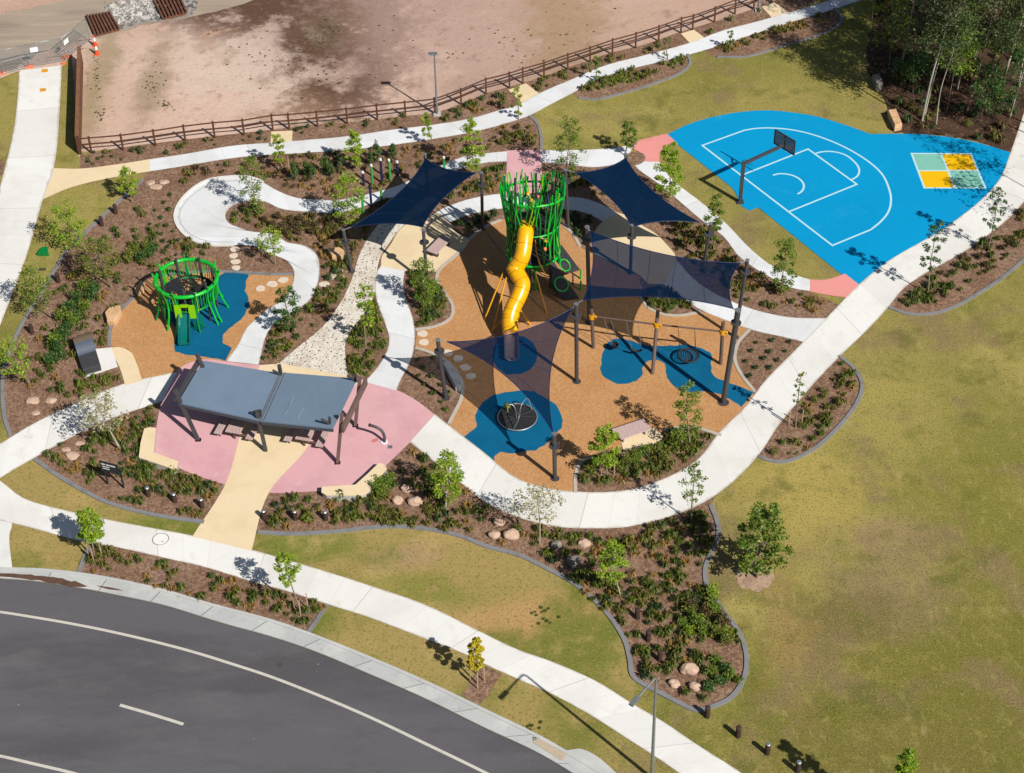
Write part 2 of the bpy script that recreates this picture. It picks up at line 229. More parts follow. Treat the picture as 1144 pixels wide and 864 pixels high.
M_GROCK = mat('grey_boulder', C(150, 142, 134), [('noise', 2, C(122, 114, 108), 0.42, 0.65, 0.8, None), ('noise', 9, C(176, 168, 158), 0.54, 0.75, 0.6, None)], rough=0.9, bump=(9, 0.6, 0.05))
M_WSTONE = mat('pale_stepping_stone', C(230, 214, 196), [('noise', 3, C(212, 194, 176), 0.45, 0.7, 0.7, None)], rough=0.9, bump=(9, 0.3, 0.02))
M_RUST = mat('rusted_steel', C(112, 72, 54), [('noise', 2.5, C(140, 92, 68), 0.45, 0.7, 0.8, None), ('noise', 9, C(80, 52, 42), 0.5, 0.75, 0.7, None)], rough=0.85)
M_ORANGE = mat('orange_plastic', C(250, 130, 84), [('noise', 2, C(238, 118, 72), 0.4, 0.7, 0.6, None)], rough=0.5)
M_CONE = mat('traffic_orange', C(250, 90, 44), rough=0.5)
M_WHITE = mat('white_plastic', C(244, 244, 246), rough=0.5)
M_WALL = mat('pale_concrete_wall', C(196, 194, 188), [('noise', 1, C(178, 176, 172), 0.45, 0.7, 0.8, None), ('noise', 7, C(210, 208, 202), 0.55, 0.75, 0.5, None)], rough=0.9, bump=(10, 0.4, 0.02))
M_SLAB = mat('white_concrete_slab', C(240, 238, 236), [('noise', 0.8, C(228, 226, 224), 0.45, 0.7, 0.7, None)], rough=0.85)
M_SIGN = mat('dark_sign_panel', srgb(22, 34, 38), rough=0.35, spec=0.5)
M_BPOLE = mat('navy_painted_steel', srgb(26, 34, 70), rough=0.4)
M_LOUNGE = mat('glossy_grey_moulding', C(96, 104, 118), [('noise', 1.5, C(88, 96, 110), 0.4, 0.7, 0.6, None)], rough=0.28, spec=0.6)  # bluish base colour: sky reflection put into the grey
M_TAN = mat('tan_reflection_panel', C(122, 106, 88), [('noise', 1.5, C(108, 94, 78), 0.4, 0.7, 0.6, None)], rough=0.6)  # tan colour stands for ground reflected in the lounger's rear
M_NET = mat('black_rope', srgb(28, 30, 36), rough=0.8)
M_BARK = mat('grey_brown_bark', C(150, 132, 112), [('noise', 4, C(118, 100, 84), 0.45, 0.7, 0.8, None), ('noise', 12, C(176, 160, 140), 0.55, 0.75, 0.5, None)], rough=0.9)
M_BARKW = mat('white_gum_bark', C(186, 174, 158), [('noise', 1.2, C(146, 132, 118), 0.48, 0.68, 0.8, (1, 1, 0.3)), ('noise', 5, C(204, 194, 180), 0.55, 0.75, 0.6, None)], rough=0.85)
M_BARKD = mat('dark_bark', C(92, 76, 64), [('noise', 3, C(70, 58, 50), 0.45, 0.7, 0.8, None)], rough=0.9)
M_STAKE = mat('timber_stake', C(184, 160, 132), rough=0.9)
LV = {
 'mid': leafmat('mid_green_leaves', [C(96, 128, 40), C(124, 150, 48), C(164, 176, 76)]),
 'bright': leafmat('bright_green_leaves', [C(126, 164, 34), C(154, 186, 44), C(192, 206, 84)]),
 'olive': leafmat('olive_leaves', [C(104, 118, 44), C(132, 142, 54), C(168, 166, 78)]),
 'dark': leafmat('dark_green_leaves', [C(60, 96, 42), C(82, 118, 52), C(116, 146, 76)]),
 'yellow': leafmat('yellow_leaves', [C(186, 176, 34), C(216, 196, 42), C(236, 214, 80)]),
 'pale': leafmat('pale_silver_leaves', [C(158, 158, 112), C(186, 184, 140), C(212, 208, 172)]),
 'gum': leafmat('grey_green_gum_leaves', [C(74, 88, 52), C(96, 108, 66), C(128, 136, 94)]),
 'gumg': leafmat('green_gum_leaves', [C(70, 100, 40), C(92, 122, 50), C(126, 150, 74)]),
 'straw': leafmat('straw_leaves', [C(158, 122, 60), C(186, 148, 76), C(206, 172, 104)]),
 'bronze': leafmat('bronze_leaves', [C(84, 74, 46), C(104, 90, 54), C(132, 112, 66)]),
}

LT = {k: leafmat(k + '_tussock_leaves', [dk(C(*c), .88) for c in v]) for k, v in {'mid': [(84, 104, 38), (110, 128, 46), (146, 152, 72)], 'bright': [(104, 128, 34), (132, 150, 44), (170, 174, 78)], 'olive': [(106, 110, 46), (134, 134, 56), (168, 158, 80)], 'dark': [(58, 84, 44), (78, 104, 52), (108, 128, 72)], 'straw': [(158, 124, 66), (184, 148, 82), (204, 172, 108)], 'bronze': [(92, 78, 48), (112, 94, 56), (138, 116, 70)]}.items()}
# ------------------------------------------------------------------ mesh builder
class B:
    def __init__(s): s.v = []; s.f = []; s.t = []; s.sm = []
    def add(s, vs, fs, tint=0.5, smooth=False):
        o = len(s.v); s.v.extend([tuple(v) for v in vs])
        for f in fs: s.f.append(tuple(i + o for i in f)); s.t.append(tint); s.sm.append(smooth)
    def box(s, c, size, ex=(1, 0, 0), ey=(0, 1, 0), ez=None):
        c = Vector(c); ex = Vector(ex).normalized(); ey = Vector(ey).normalized(); ez = Vector(ez).normalized() if ez else ex.cross(ey)
        h = [x / 2 for x in size]; vs = []
        for k in (-1, 1):
            for j in (-1, 1):
                for i in (-1, 1): vs.append(c + ex * h[0] * i + ey * h[1] * j + ez * h[2] * k)
        s.add(vs, [(0, 2, 3, 1), (4, 5, 7, 6), (0, 1, 5, 4), (2, 6, 7, 3), (0, 4, 6, 2), (1, 3, 7, 5)])
    def beam(s, p, q, w, h, up=(0, 0, 1)):
        p = Vector(p); q = Vector(q); d = (q - p); L = d.length; d.normalize(); sx = d.cross(Vector(up))
        if sx.length < 1e-4: sx = d.cross(Vector((0, 1, 0)))
        sx.normalize(); s.box((p + q) / 2, (L, w, h), d, sx)
    def tube(s, pts, rad, n=8, smooth=True, cap=True):
        pts = [Vector(p) for p in pts]; m = len(pts)
        if not hasattr(rad, '__len__'): rad = [rad] * m
        vs = []; a = None
        for i, p in enumerate(pts):
            d = (pts[min(i + 1, m - 1)] - pts[max(i - 1, 0)]).normalized()
            if a is None: a = d.cross(Vector((0.3, 1, 0.1)) if abs(d.z) > 0.7 else Vector((0, 0, 1))).normalized()
            a = (a - d * a.dot(d)).normalized(); b = d.cross(a)
            for k in range(n):
                t = 2 * math.pi * k / n; vs.append(p + (a * math.cos(t) + b * math.sin(t)) * rad[i])
        fs = [(i * n + k, i * n + (k + 1) % n, (i + 1) * n + (k + 1) % n, (i + 1) * n + k) for i in range(m - 1) for k in range(n)]
        s.add(vs, fs, smooth=smooth)
        if cap:
            s.add([vs[k] for k in range(n)], [tuple(reversed(range(n)))]); s.add([vs[(m - 1) * n + k] for k in range(n)], [tuple(range(n))])
    def ring(s, c, R, r, nrm=(0, 0, 1), n=40, k=6, sx=1.0, a0=0, a1=2 * math.pi):
        nrm = Vector(nrm).normalized(); e = nrm.orthogonal().normalized()
        if abs(nrm.z) > 0.9: e = Vector((1, 0, 0)); e = (e - nrm * e.dot(nrm)).normalized()
        g = nrm.cross(e); pts = [Vector(c) + (e * math.cos(a0 + (a1 - a0) * i / n) + g * math.sin(a0 + (a1 - a0) * i / n)) * R for i in range(n + 1)]
        s.tube(pts, r, k, cap=False)
    def disc(s, c, R, h, n=24, nrm=(0, 0, 1)):
        nv = Vector(nrm).normalized(); s.tube([Vector(c) - nv * h / 2, Vector(c) + nv * h / 2], R, n, smooth=False)
    def prism(s, pts, z0, z1):
        n = len(pts); vs = [(p[0], p[1], z0) for p in pts] + [(p[0], p[1], z1) for p in pts]
        s.add(vs, [tuple(range(n, 2 * n)), tuple(reversed(range(n)))] + [(i, (i + 1) % n, n + (i + 1) % n, n + i) for i in range(n)])
    def leaf(s, c, d, nrm, L, W, tint):
        d = d.normalized(); w = d.cross(nrm)
        if w.length < 1e-4: w = d.orthogonal()
        w.normalize(); a = c - d * L * 0.5; b = c + d * L * 0.5
        s.add([a, c + w * W * 0.5 - d * L * 0.05, b, c - w * W * 0.5 - d * L * 0.05], [(0, 1, 2, 3)], tint)
    def rock(s, c, size, seed, flat=0.0, sub=2):
        rr = random.Random(seed); import bmesh
        bm = bmesh.new(); bmesh.ops.create_icosphere(bm, subdivisions=sub, radius=1)
        off = Vector((rr.random() * 50, rr.random() * 50, rr.random() * 50)); rz = rr.random() * 6.28; vs = []
        for v in bm.verts:
            n = mnoise.noise(v.co * 0.9 + off) * 0.38 + mnoise.noise(v.co * 2.4 + off) * 0.12
            p = v.co * (1 + n); p = Vector((p.x * math.cos(rz) - p.y * math.sin(rz), p.x * math.sin(rz) + p.y * math.cos(rz), p.z))
            p = Vector((p.x * size[0], p.y * size[1], max(p.z, -0.5) * size[2])); vs.append(Vector(c) + p)
        s.add(vs, [tuple(v.index for v in f.verts) for f in bm.faces], smooth=False); bm.free()
    def mesh(s, name, origin):
        me = bpy.data.meshes.new(name); o = origin
        me.from_pydata([(v[0] - o[0], v[1] - o[1], v[2] - o[2]) for v in s.v], [], s.f)
        me.attributes.new('tint', 'FLOAT', 'FACE').data.foreach_set('value', s.t)
        me.polygons.foreach_set('use_smooth', s.sm); me.update(); return me
def tag(o, label, cat, group=None, kind=None):
    if label: o['label'] = label
    if cat: o['category'] = cat
    if group: o['group'] = group
    if kind: o['kind'] = kind
    return o
def thing(name, label, cat, loc, group=None):
    o = bpy.data.objects.new(name, None); COL.objects.link(o); o.location = loc; o.empty_display_size = 0.3
    return tag(o, label, cat, group)
def part(name, b, m, parent, label=None):
    if parent.parent: org = Vector(parent.location) + Vector(parent.parent.location)
    else: org = Vector(parent.location)
    o = bpy.data.objects.new(name, b.mesh(name, org)); COL.objects.link(o); o.parent = parent
    o.data.materials.append(m)
    if label: o['label'] = label
    return o
def single(name, b, m, loc, label, cat, group=None, kind=None):
    o = bpy.data.objects.new(name, b.mesh(name, loc)); COL.objects.link(o); o.location = loc; o.data.materials.append(m)
    return tag(o, label, cat, group, kind)

# ------------------------------------------------------------------ ground sheets
def curve(pts, closed, sub=6, corner=50):
    P = [Vector((p[0], p[1])) for p in pts]; n = len(P); out = []
    isc = []
    for i in range(n):
        if not closed and i in (0, n - 1): isc.append(True); continue
        a = P[i] - P[i - 1]; b = P[(i + 1) % n] - P[i]
        isc.append(a.length < 1e-6 or b.length < 1e-6 or math.degrees(a.angle(b)) > corner)
    def tan(i, seg):
        a = P[i] - P[i - 1]; b = P[(i + 1) % n] - P[i]
        if isc[i]: return seg
        t = a / a.length + b / b.length
        return t.normalized() * seg.length
    for i in range(n if closed else n - 1):
        j = (i + 1) % n; seg = P[j] - P[i]
        if seg.length < 1e-6: continue
        t0 = tan(i, seg); t1 = tan(j, seg)
        if isc[i] and isc[j]: out.append(P[i]); continue
        for k in range(sub):
            u = k / sub; h00 = 2 * u**3 - 3 * u**2 + 1; h10 = u**3 - 2 * u**2 + u; h01 = -2 * u**3 + 3 * u**2; h11 = u**3 - u**2
            out.append(P[i] * h00 + t0 * h10 + P[j] * h01 + t1 * h11)
    if not closed: out.append(P[-1])
    return out
COVER = []
def W2(pts): return [G(p[0], p[1]) for p in pts]
def sheet(name, px, z, m, cover=False, corner=50, wob=0.0):
    w = [(p.x, p.y) for p in W2(px)]
    c = curve(w, True, corner=corner)
    if wob:
        c = [Vector((p.x + mnoise.noise(Vector((p.x * 2.2, p.y * 2.2, 3))) * wob, p.y + mnoise.noise(Vector((p.x * 2.2, p.y * 2.2, 9))) * wob)) for p in c]
    me = bpy.data.meshes.new(name); me.from_pydata([(p.x, p.y, z) for p in c], [], [tuple(range(len(c)))]); me.update()
    if me.polygons[0].normal.z < 0: me.flip_normals()
    me.materials.append(m); o = bpy.data.objects.new(name, me); COL.objects.link(o); o['kind'] = 'structure'
    if cover: COVER.append(np.array([(p.x, p.y) for p in c]))
    return o
def resample(c, n):
    d = [0]
    for i in range(1, len(c)): d.append(d[-1] + (c[i] - c[i - 1]).length)
    out = []; j = 0
    for k in range(n + 1):
        t = d[-1] * k / n
        while j < len(c) - 2 and d[j + 1] < t: j += 1
        u = (t - d[j]) / max(d[j + 1] - d[j], 1e-9); out.append(c[j].lerp(c[j + 1], min(max(u, 0), 1)))
    return out, d[-1]
def ribbon(name, left, right, z, m, n=None, cover=True, thick=0.0, kind='structure'):
    l = curve([(p.x, p.y) for p in W2(left)], False, corner=70); r = curve([(p.x, p.y) for p in W2(right)], False, corner=70)
    _, L1 = resample(l, 2); n = n or max(12, int(L1 / 0.6)); l, _ = resample(l, n); r, _ = resample(r, n)
    vs = []; v = [0]
    for i in range(n + 1):
        vs += [(l[i].x, l[i].y, z), (r[i].x, r[i].y, z)]
        if i: v.append(v[-1] + ((l[i] + r[i]) / 2 - (l[i - 1] + r[i - 1]) / 2).length)
    fs = [(2 * i, 2 * i + 1, 2 * i + 3, 2 * i + 2) for i in range(n)]
    me = bpy.data.meshes.new(name); me.from_pydata(vs, [], fs); me.update()
    uv = me.uv_layers.new(name='along')
    for p in me.polygons:
        for li in p.loop_indices:
            vi = me.loops[li].vertex_index; uv.data[li].uv = (vi % 2, v[vi // 2] + 0.4)
    if me.polygons[0].normal.z < 0: me.flip_normals()
    me.materials.append(m); o = bpy.data.objects.new(name, me); COL.objects.link(o); o['kind'] = kind
    if cover: COVER.append(np.array([(p.x, p.y) for p in l] + [(p.x, p.y) for p in reversed(r)]))
    return o
def strip_pts(w, wd, z0, z1, b, closed=False):
    n = len(w); L = []
    for i in range(n):
        d = (w[min(i + 1, n - 1)] - w[max(i - 1, 0)]).normalized(); nn = Vector((-d.y, d.x)); L.append((w[i] + nn * wd / 2, w[i] - nn * wd / 2))
    vs = []
    for a, c in L: vs += [(a.x, a.y, z0), (a.x, a.y, z1), (c.x, c.y, z1), (c.x, c.y, z0)]
    fs = []
    for i in range(n - 1):
        o = 4 * i
        for k in range(3): fs.append((o + k, o + k + 1, o + 5 + k, o + 4 + k))
    fs += [(0, 3, 2, 1), (4 * n - 4, 4 * n - 3, 4 * n - 2, 4 * n - 1)]
    b.add(vs, fs)
def edging(name, px, wd, z1, m, z0=-0.02):
    w = curve([(p.x, p.y) for p in W2(px)], False, corner=70); b = B(); strip_pts(w, wd, z0, z1, b)
    o = single(name, b, m, (0, 0, 0), None, None, kind='structure'); return o
def paint(name, px, wd, z, m, closed=False, corner=60, sub=6):
    w = curve([(p.x, p.y) for p in W2(px)], closed, corner=corner, sub=sub)
    if closed: w.append(w[0])
    return paint_w(name, w, wd, z, m)
def paint_w(name, w, wd, z, m):
    n = len(w); vs = []
    for i in range(n):
        d0 = (w[i] - w[i - 1]).normalized() if i else (w[1] - w[0]).normalized(); d1 = (w[i + 1] - w[i]).normalized() if i < n - 1 else d0
        if i == 0 and (w[0] - w[-1]).length < 1e-6: d0 = (w[0] - w[-2]).normalized()
        if i == n - 1 and (w[0] - w[-1]).length < 1e-6: d1 = (w[1] - w[0]).normalized()
        t = (d0 + d1).normalized(); nn = Vector((-t.y, t.x)); k = 1 / max(0.35, t.dot(d0))
        vs += [(w[i].x + nn.x * wd / 2 * k, w[i].y + nn.y * wd / 2 * k, z), (w[i].x - nn.x * wd / 2 * k, w[i].y - nn.y * wd / 2 * k, z)]
    me = bpy.data.meshes.new(name); me.from_pydata(vs, [], [(2 * i, 2 * i + 1, 2 * i + 3, 2 * i + 2) for i in range(n - 1)]); me.update()
    if me.polygons[0].normal.z < 0: me.flip_normals()
    me.materials.append(m); o = bpy.data.objects.new(name, me); COL.objects.link(o); o['kind'] = 'structure'; return o

# base ground, one sheet out to the horizon
me = bpy.data.meshes.new('lawn'); me.from_pydata([(-900, -300, 0), (900, -300, 0), (900, 1500, 0), (-900, 1500, 0)], [], [(0, 1, 2, 3)])
me.materials.append(M_LAWN); o = bpy.data.objects.new('lawn', me); COL.objects.link(o); o['kind'] = 'structure'
# verge grass strips near the road
sheet('verge_grass', [(281, 614), (301, 596), (353, 597), (385, 594), (448, 590), (516, 600), (580, 622), (640, 652), (686, 697), (704, 740), (710, 762), (700, 800), (690, 860), (600, 850), (345, 720), (100, 655), (-20, 640), (-20, 560), (5, 530), (12, 489), (39, 513), (92, 548), (157, 573), (224, 583), (215, 600)], 0.006, M_VERGE)
# dirt lot and works road beyond the fence
sheet('bare_dirt', [(80, 60), (88, 176), (92, 170), (137, 166), (200, 159), (270, 151), (350, 142), (400, 138), (450, 132), (487, 128), (515, 118), (545, 106), (570, 98), (600, 90), (640, 76), (680, 62), (720, 52), (760, 38), (800, 26), (840, 13), (885, -5), (960, -60), (700, -260), (-300, -260), (-300, 60), (0, 88), (20, 80), (70, 74)], 0.006, M_DIRT, corner=30)
sheet('gravel_road', [(-40, 84), (0, 83), (40, 62), (80, 48), (96, 40), (110, 44), (132, 37), (150, 31), (200, 22), (260, 8), (330, -12), (420, -40), (420, -95), (240, -40), (180, -18), (80, 0), (0, 15), (-60, 24)], 0.012, M_TRACK, wob=0.4)
sheet('crushed_rock', [(118, 12), (150, 2), (182, -6), (205, -10), (222, 4), (214, 15), (196, 21), (170, 24), (134, 33)], 0.018, M_RUBBLE, wob=0.5)

# mulch beds
MAIN = [(160, 201), (128, 230), (100, 256), (76, 279), (55, 313), (29, 355), (14, 385), (5, 410), (3, 445), (6, 470), (14, 500), (39, 513.6), (63, 531), (92, 548), (118, 561), (157, 572.6), (191, 579), (228, 584), (288, 595), (319, 597), (353.5, 596), (385, 593.6), (416, 590), (448, 589), (479, 592), (516, 600), (542, 610.6), (580, 621), (615, 638), (639, 651), (665, 672), (686, 696), (699, 719), (704, 740), (707, 756), (717, 764), (736, 774), (757, 785), (778, 794), (796, 790), (817, 779.6), (831, 758.6), (834, 735), (827.5, 711), (812, 688), (799, 669.5), (789.5, 653.7), (788, 636), (796, 614.6), (802.6, 599), (801, 583), (794, 565), (808, 545), (850, 470), (900, 400), (940, 345), (925, 335), (883, 318), (872, 311), (830, 283), (800, 255), (770, 222), (740, 195), (722, 182), (700, 178), (650, 176), (606, 174), (604, 150), (600, 138), (591.5, 130), (570, 133), (529, 146), (477, 155), (411, 163), (332, 170), (280, 173), (168, 188)]
sheet('mulch_bed', MAIN, 0.012, M_MULCH, corner=75)
sheet('mulch_bed', [(89, 190), (90, 173), (137, 165), (200, 157), (270, 149), (350, 140), (400, 136), (450, 130), (487, 126), (515, 116), (545, 104), (570, 97), (600, 88), (640, 74), (680, 60), (720, 50), (760, 36), (800, 24), (840, 11), (880, -3), (930, -5), (880, 15), (810, 38), (700, 72), (640, 93), (590, 118), (530, 137), (440, 150), (300, 165), (165, 185)], 0.014, M_MULCH, corner=75)
NE1 = [(639, 104), (665, 88), (691, 79), (728, 70), (768, 61), (771, 71), (762, 81), (730.5, 94), (691, 106), (665, 111.5), (646.5, 110)]
NE2 = [(787, 57), (809, 48), (860, 32), (896, 20), (932, 10), (940, 20), (936, 29), (912, 41), (875.5, 52), (844, 61.6), (833, 64), (801, 64)]
sheet('mulch_bed', NE1, 0.012, M_MULCH); sheet('mulch_bed', NE2, 0.012, M_MULCH)
sheet('mulch_bed', [(990, 343), (1014.5, 351), (1041, 351), (1067, 343), (1093, 328.5), (1117, 313), (1144, 290.5), (1200, 240), (1200, 150), (1130, 240), (1080, 278), (1012, 318)], 0.012, M_MULCH)
sheet('mulch_bed', [(936, 397), (954, 412), (963, 430), (959.4, 446), (949, 463), (930.5, 484), (909.6, 502), (891, 512), (875.5, 516.5), (860, 515), (846, 509), (870, 474), (896, 443)], 0.012, M_MULCH)
sheet('mulch_bed', [(99, 611), (88, 639), (118, 646), (184, 660), (236, 675), (300, 692), (343, 707), (366, 676), (322, 661), (280, 649), (228, 633), (126, 610)], 0.012, M_MULCH)
sheet('mulch_bed', [(538, 742), (561, 753), (552, 768), (534, 790), (516, 778), (526, 761)], 0.012, M_MULCH, wob=0.15)
sheet('mulch_ring', [(824, 637), (838, 630), (857, 633), (866, 645), (858, 657), (838, 659.5), (823, 651)], 0.012, mat('pale_mulch', C(186, 158, 132), [('noise', 1.2, C(158, 130, 108), 0.45, 0.65, 0.8, None), ('noise', 7, C(112, 88, 72), 0.52, 0.7, 0.7, None), ('noise', 11, C(216, 192, 166), 0.56, 0.72, 0.6, None)], rough=.95, bump=(9, .6, .05)), wob=0.3)
sheet('mulch_bed', [(-20, 176), (0, 178), (6, 186), (2, 196), (-20, 200)], 0.012, M_MULCH)
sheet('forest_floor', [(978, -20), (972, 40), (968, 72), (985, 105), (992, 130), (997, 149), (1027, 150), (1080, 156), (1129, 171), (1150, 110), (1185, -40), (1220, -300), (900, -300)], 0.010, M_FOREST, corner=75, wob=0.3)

# rubber play surfaces
ORANGE = [(503, 268), (517, 279), (505.5, 289), (490, 303.6), (488.5, 315), (497.7, 328.5), (505.5, 341.6), (504, 355), (490, 364), (466, 369), (464, 390), (480, 394), (500, 405), (513, 420), (517, 438), (501.6, 474), (511, 484), (542, 509), (580, 536), (607, 547), (643, 552), (643, 535), (650, 516), (680, 505), (735, 485), (768, 477), (806, 487), (832, 460), (842, 440), (827, 417), (821, 402), (825, 383), (838, 368), (822, 362), (783, 349), (760, 353), (743, 352), (725, 345), (717, 334), (715, 310), (690, 298), (664, 285), (648, 276), (640, 262), (627, 250), (615, 244), (590, 243), (560, 246), (540, 255), (524, 268)]
sheet('orange_rubber', ORANGE, 0.022, M_ORUB, True)
LORANGE = [(160, 318), (150, 332), (131, 352), (123, 370), (122, 387), (134, 389), (143, 391), (151, 405), (158.7, 425), (197, 418), (240, 405), (258, 402), (268, 385), (276, 369), (288, 357), (318, 332), (328, 318), (327, 307), (300, 307), (252, 304), (200, 306), (172, 310)]
sheet('orange_rubber', LORANGE, 0.022, M_ORUB, True)
sheet('blue_rubber', [(518, 488.5), (533.6, 477), (531, 466), (536, 454.5), (549, 443), (560, 439), (578, 437), (595, 438.5), (612, 446), (623, 456), (628, 467), (627, 478), (623, 484), (616, 491), (601, 502), (584, 506), (573, 507), (560, 506), (554, 509), (551, 515)], 0.027, M_BRUB, wob=0.12)
sheet('blue_rubber', [(575 + 25 * math.cos(t), 397 + 22 * math.sin(t)) for t in np.linspace(0, 2 * math.pi, 17)[:-1]], 0.027, M_BRUB, wob=0.12)
q = lambda x, y: (650 + x / 5.72, 320 + y / 5.72)
sheet('blue_rubber', [q(*a) for a in [(120, 500), (140, 410), (170, 360), (230, 335), (300, 345), (400, 375), (480, 385), (600, 378), (700, 380), (790, 410), (830, 440), (826, 520), (850, 580), (920, 610), (1000, 640), (1100, 682), (1020, 775), (960, 735), (900, 700), (800, 675), (700, 680), (620, 660), (560, 610), (535, 540), (530, 500), (490, 475), (430, 475), (395, 510), (380, 570), (330, 615), (240, 625), (170, 600), (125, 560)]], 0.027, M_BRUB, wob=0.1)
sheet('blue_rubber', [(252, 305), (278, 307), (274, 323), (278, 339), (271.5, 354.7), (259.6, 365), (249, 376), (250.5, 383.6), (259.6, 389), (252, 403), (225.6, 399), (206, 396), (195.4, 394), (194, 386), (198, 373), (194, 362.6), (181, 347), (185, 335), (215, 330), (235, 320), (240, 312)], 0.027, M_BRUB, wob=0.1)

# pebble creek, pads
ribbon('pebble_creek', [(309, 409), (332, 389), (361, 365), (380, 339), (393, 313), (401, 286.5), (408.5, 271), (422, 252), (440, 235), (462, 218)], [(389, 424), (386, 402), (386, 384), (393, 368), (408.5, 349.5), (419, 326), (420, 313), (425, 287), (432, 276), (448, 255), (470, 238), (490, 222)], 0.020, M_PEB)
sheet('sandstone_coloured_pad', [(425.6, 298), (427, 286.5), (435, 276), (448, 256), (460, 248), (480, 244), (490, 238), (503, 250), (511, 261.6), (526, 268), (517, 280), (505.5, 290), (490, 304), (453, 303)], 0.034, M_SAND, True)
sheet('sandstone_coloured_pad', [(665, 258), (676, 246), (690, 238), (704, 243), (717, 252), (733, 262), (744, 273), (755, 288), (752, 300), (742, 318), (724, 318), (714, 308), (690, 296), (662, 284)], 0.034, M_SAND, True)
sheet('sandstone_coloured_pad', [(122, 389), (134, 388.6), (146, 394), (152, 405), (159, 426), (140, 431), (134, 412), (128, 400)], 0.036, M_SAND, True)
sheet('sandstone_coloured_pad', [(694, 492), (731, 478), (741, 487), (739, 493), (697, 509)], 0.036, M_SAND, True)
sheet('sandstone_coloured_path', [(302, 163), (303, 147.5), (327, 146.5), (326, 162)], 0.024, M_SAND, True, corner=20)
sheet('sandstone_coloured_path', [(568, 101), (587.5, 93.5), (605, 107), (588, 120)], 0.024, M_SAND, True, corner=20)
sheet('sandstone_coloured_path', [(760.6, 38), (775, 33.5), (789, 44), (774, 52)], 0.024, M_SAND, True, corner=20)
sheet('sandstone_coloured_path', [(851, 8), (865, 3), (885, 17), (868, 26)], 0.024, M_SAND, True, corner=20)
PINKP = [(197, 416.5), (181, 449), (173, 489), (170.5, 506), (199, 523), (250.5, 541.5), (301, 551), (353.5, 549.5), (397, 548), (437, 515), (458, 494.5), (486, 464), (463.6, 447), (437, 433.6), (408.5, 425.5), (389, 423), (309, 408), (288, 408), (250, 404), (230, 402), (205, 409)]
sheet('pink_pad', PINKP, 0.030, M_PINK, True)
sheet('sandstone_coloured_path', [(215, 600), (252, 541), (267.5, 489), (277, 450), (290, 409), (309, 407.5), (389, 423), (404, 426), (372, 452), (341, 504), (301, 550), (281, 616)], 0.037, M_SAND, True, corner=35)
# footpaths
ribbon('footpath', [(167.5, 178.5), (210, 172), (262, 163), (302, 160), (327, 158), (385, 153), (437, 145.5), (490, 139), (529, 132), (560, 123), (576, 119), (602, 105), (639, 89), (678, 73), (717, 63), (770, 48.5), (809, 34), (844, 25), (883, 14), (930, 0), (1000, -24)], [(167.5, 192), (197, 187.5), (262, 177), (300, 173.5), (332, 172), (411, 166), (477, 157), (529, 148), (560, 140), (591, 130), (612, 119), (639, 105), (665, 90.5), (691, 81), (728, 72), (770, 61.6), (809, 50), (844, 38), (896, 22), (965, 0), (1035, -24)], 0.030, M_PATH2)
ribbon('sandstone_coloured_path', [(60, 188.5), (90, 189), (125, 185), (167.5, 178.5)], [(44, 225), (79, 210), (125, 199), (167.5, 192)], 0.030, M_SAND)
ribbon('shared_path', [(21.5, 79.5), (20, 105), (16, 142), (0, 210), (-14, 262), (-40, 360)], [(69, 73.5), (67, 118), (60, 189), (48.5, 222), (29, 289), (0, 365)], 0.032, M_PATH)
ribbon('footpath', [(-40, 514), (0, 496.5), (12, 489), (39, 473), (92, 448), (136, 430), (157, 424.5), (198, 416)], [(-40, 565), (0, 535), (39, 512), (92, 483), (131, 466), (181, 449.5)], 0.034, M_PATH)
ribbon('footpath', [(-30, 520), (1, 538), (26, 557), (66, 569), (115, 580), (157, 588), (215, 599), (281, 614.6), (300, 620), (361, 638), (411, 654), (477, 677), (542, 709), (580, 727), (612, 735 + 3), (665, 761), (707, 787), (743.6, 808.5), (778, 832), (827.5, 863.5), (900, 915)], [(-30, 577), (13, 585), (52, 595), (89, 605), (126, 611), (184, 624), (228, 634), (280, 650), (322, 661.6), (366.5, 676), (411, 690), (474, 714), (516, 730), (542, 743), (580, 760), (612, 774), (652, 795), (704, 828), (738, 850), (758, 864), (825, 915)], 0.036, M_PATH)
sheet('footpath', [(-20, 560), (13, 584), (10.5, 599), (14, 637), (-20, 632)], 0.032, M_PATHN, True)
ribbon('footpath', [(486, 463.5), (511, 483), (542, 507), (576, 534), (607, 545), (644, 550), (702, 548), (743.6, 534.6), (778, 515), (804, 483), (833, 454.6), (854.5, 426), (886, 394), (923, 356), (959, 319), (991, 293), (1054, 256), (1098, 222), (1117, 200), (1128, 173), (1144, 126), (1165, 60), (1180, -10)], [(458, 494.5), (484.6, 516), (516, 541), (542, 562), (580, 579), (625.6, 589.6), (665, 591), (696, 590), (730, 583), (759, 574), (791, 559.5), (822, 536), (848.5, 508), (870, 475.6), (896.5, 444), (912, 426), (938, 399), (970, 368), (991, 345.5), (1012, 320.6), (1080, 280), (1127, 244.6), (1144, 226), (1172, 185), (1195, 130), (1215, 60), (1230, -10)], 0.036, M_PATH)
ribbon('footpath', [(753, 287), (775, 312), (800, 329), (822, 339), (844, 347), (883, 355), (925, 356)], [(738, 316), (764.6, 335), (783, 347), (822, 362.6), (844, 370.5), (870, 376), (903, 384)], 0.0335, M_PATH2)
ribbon('footpath', [(425.6, 297), (423, 300), (419, 318), (421.6, 339), (429.5, 360), (435, 381), (429.5, 399), (414, 420), (407, 427)], [(453, 302), (450.5, 315), (454, 336), (461, 355), (463.6, 373), (461, 397), (456, 410), (448, 424), (443, 437)], 0.0335, M_PATH2)
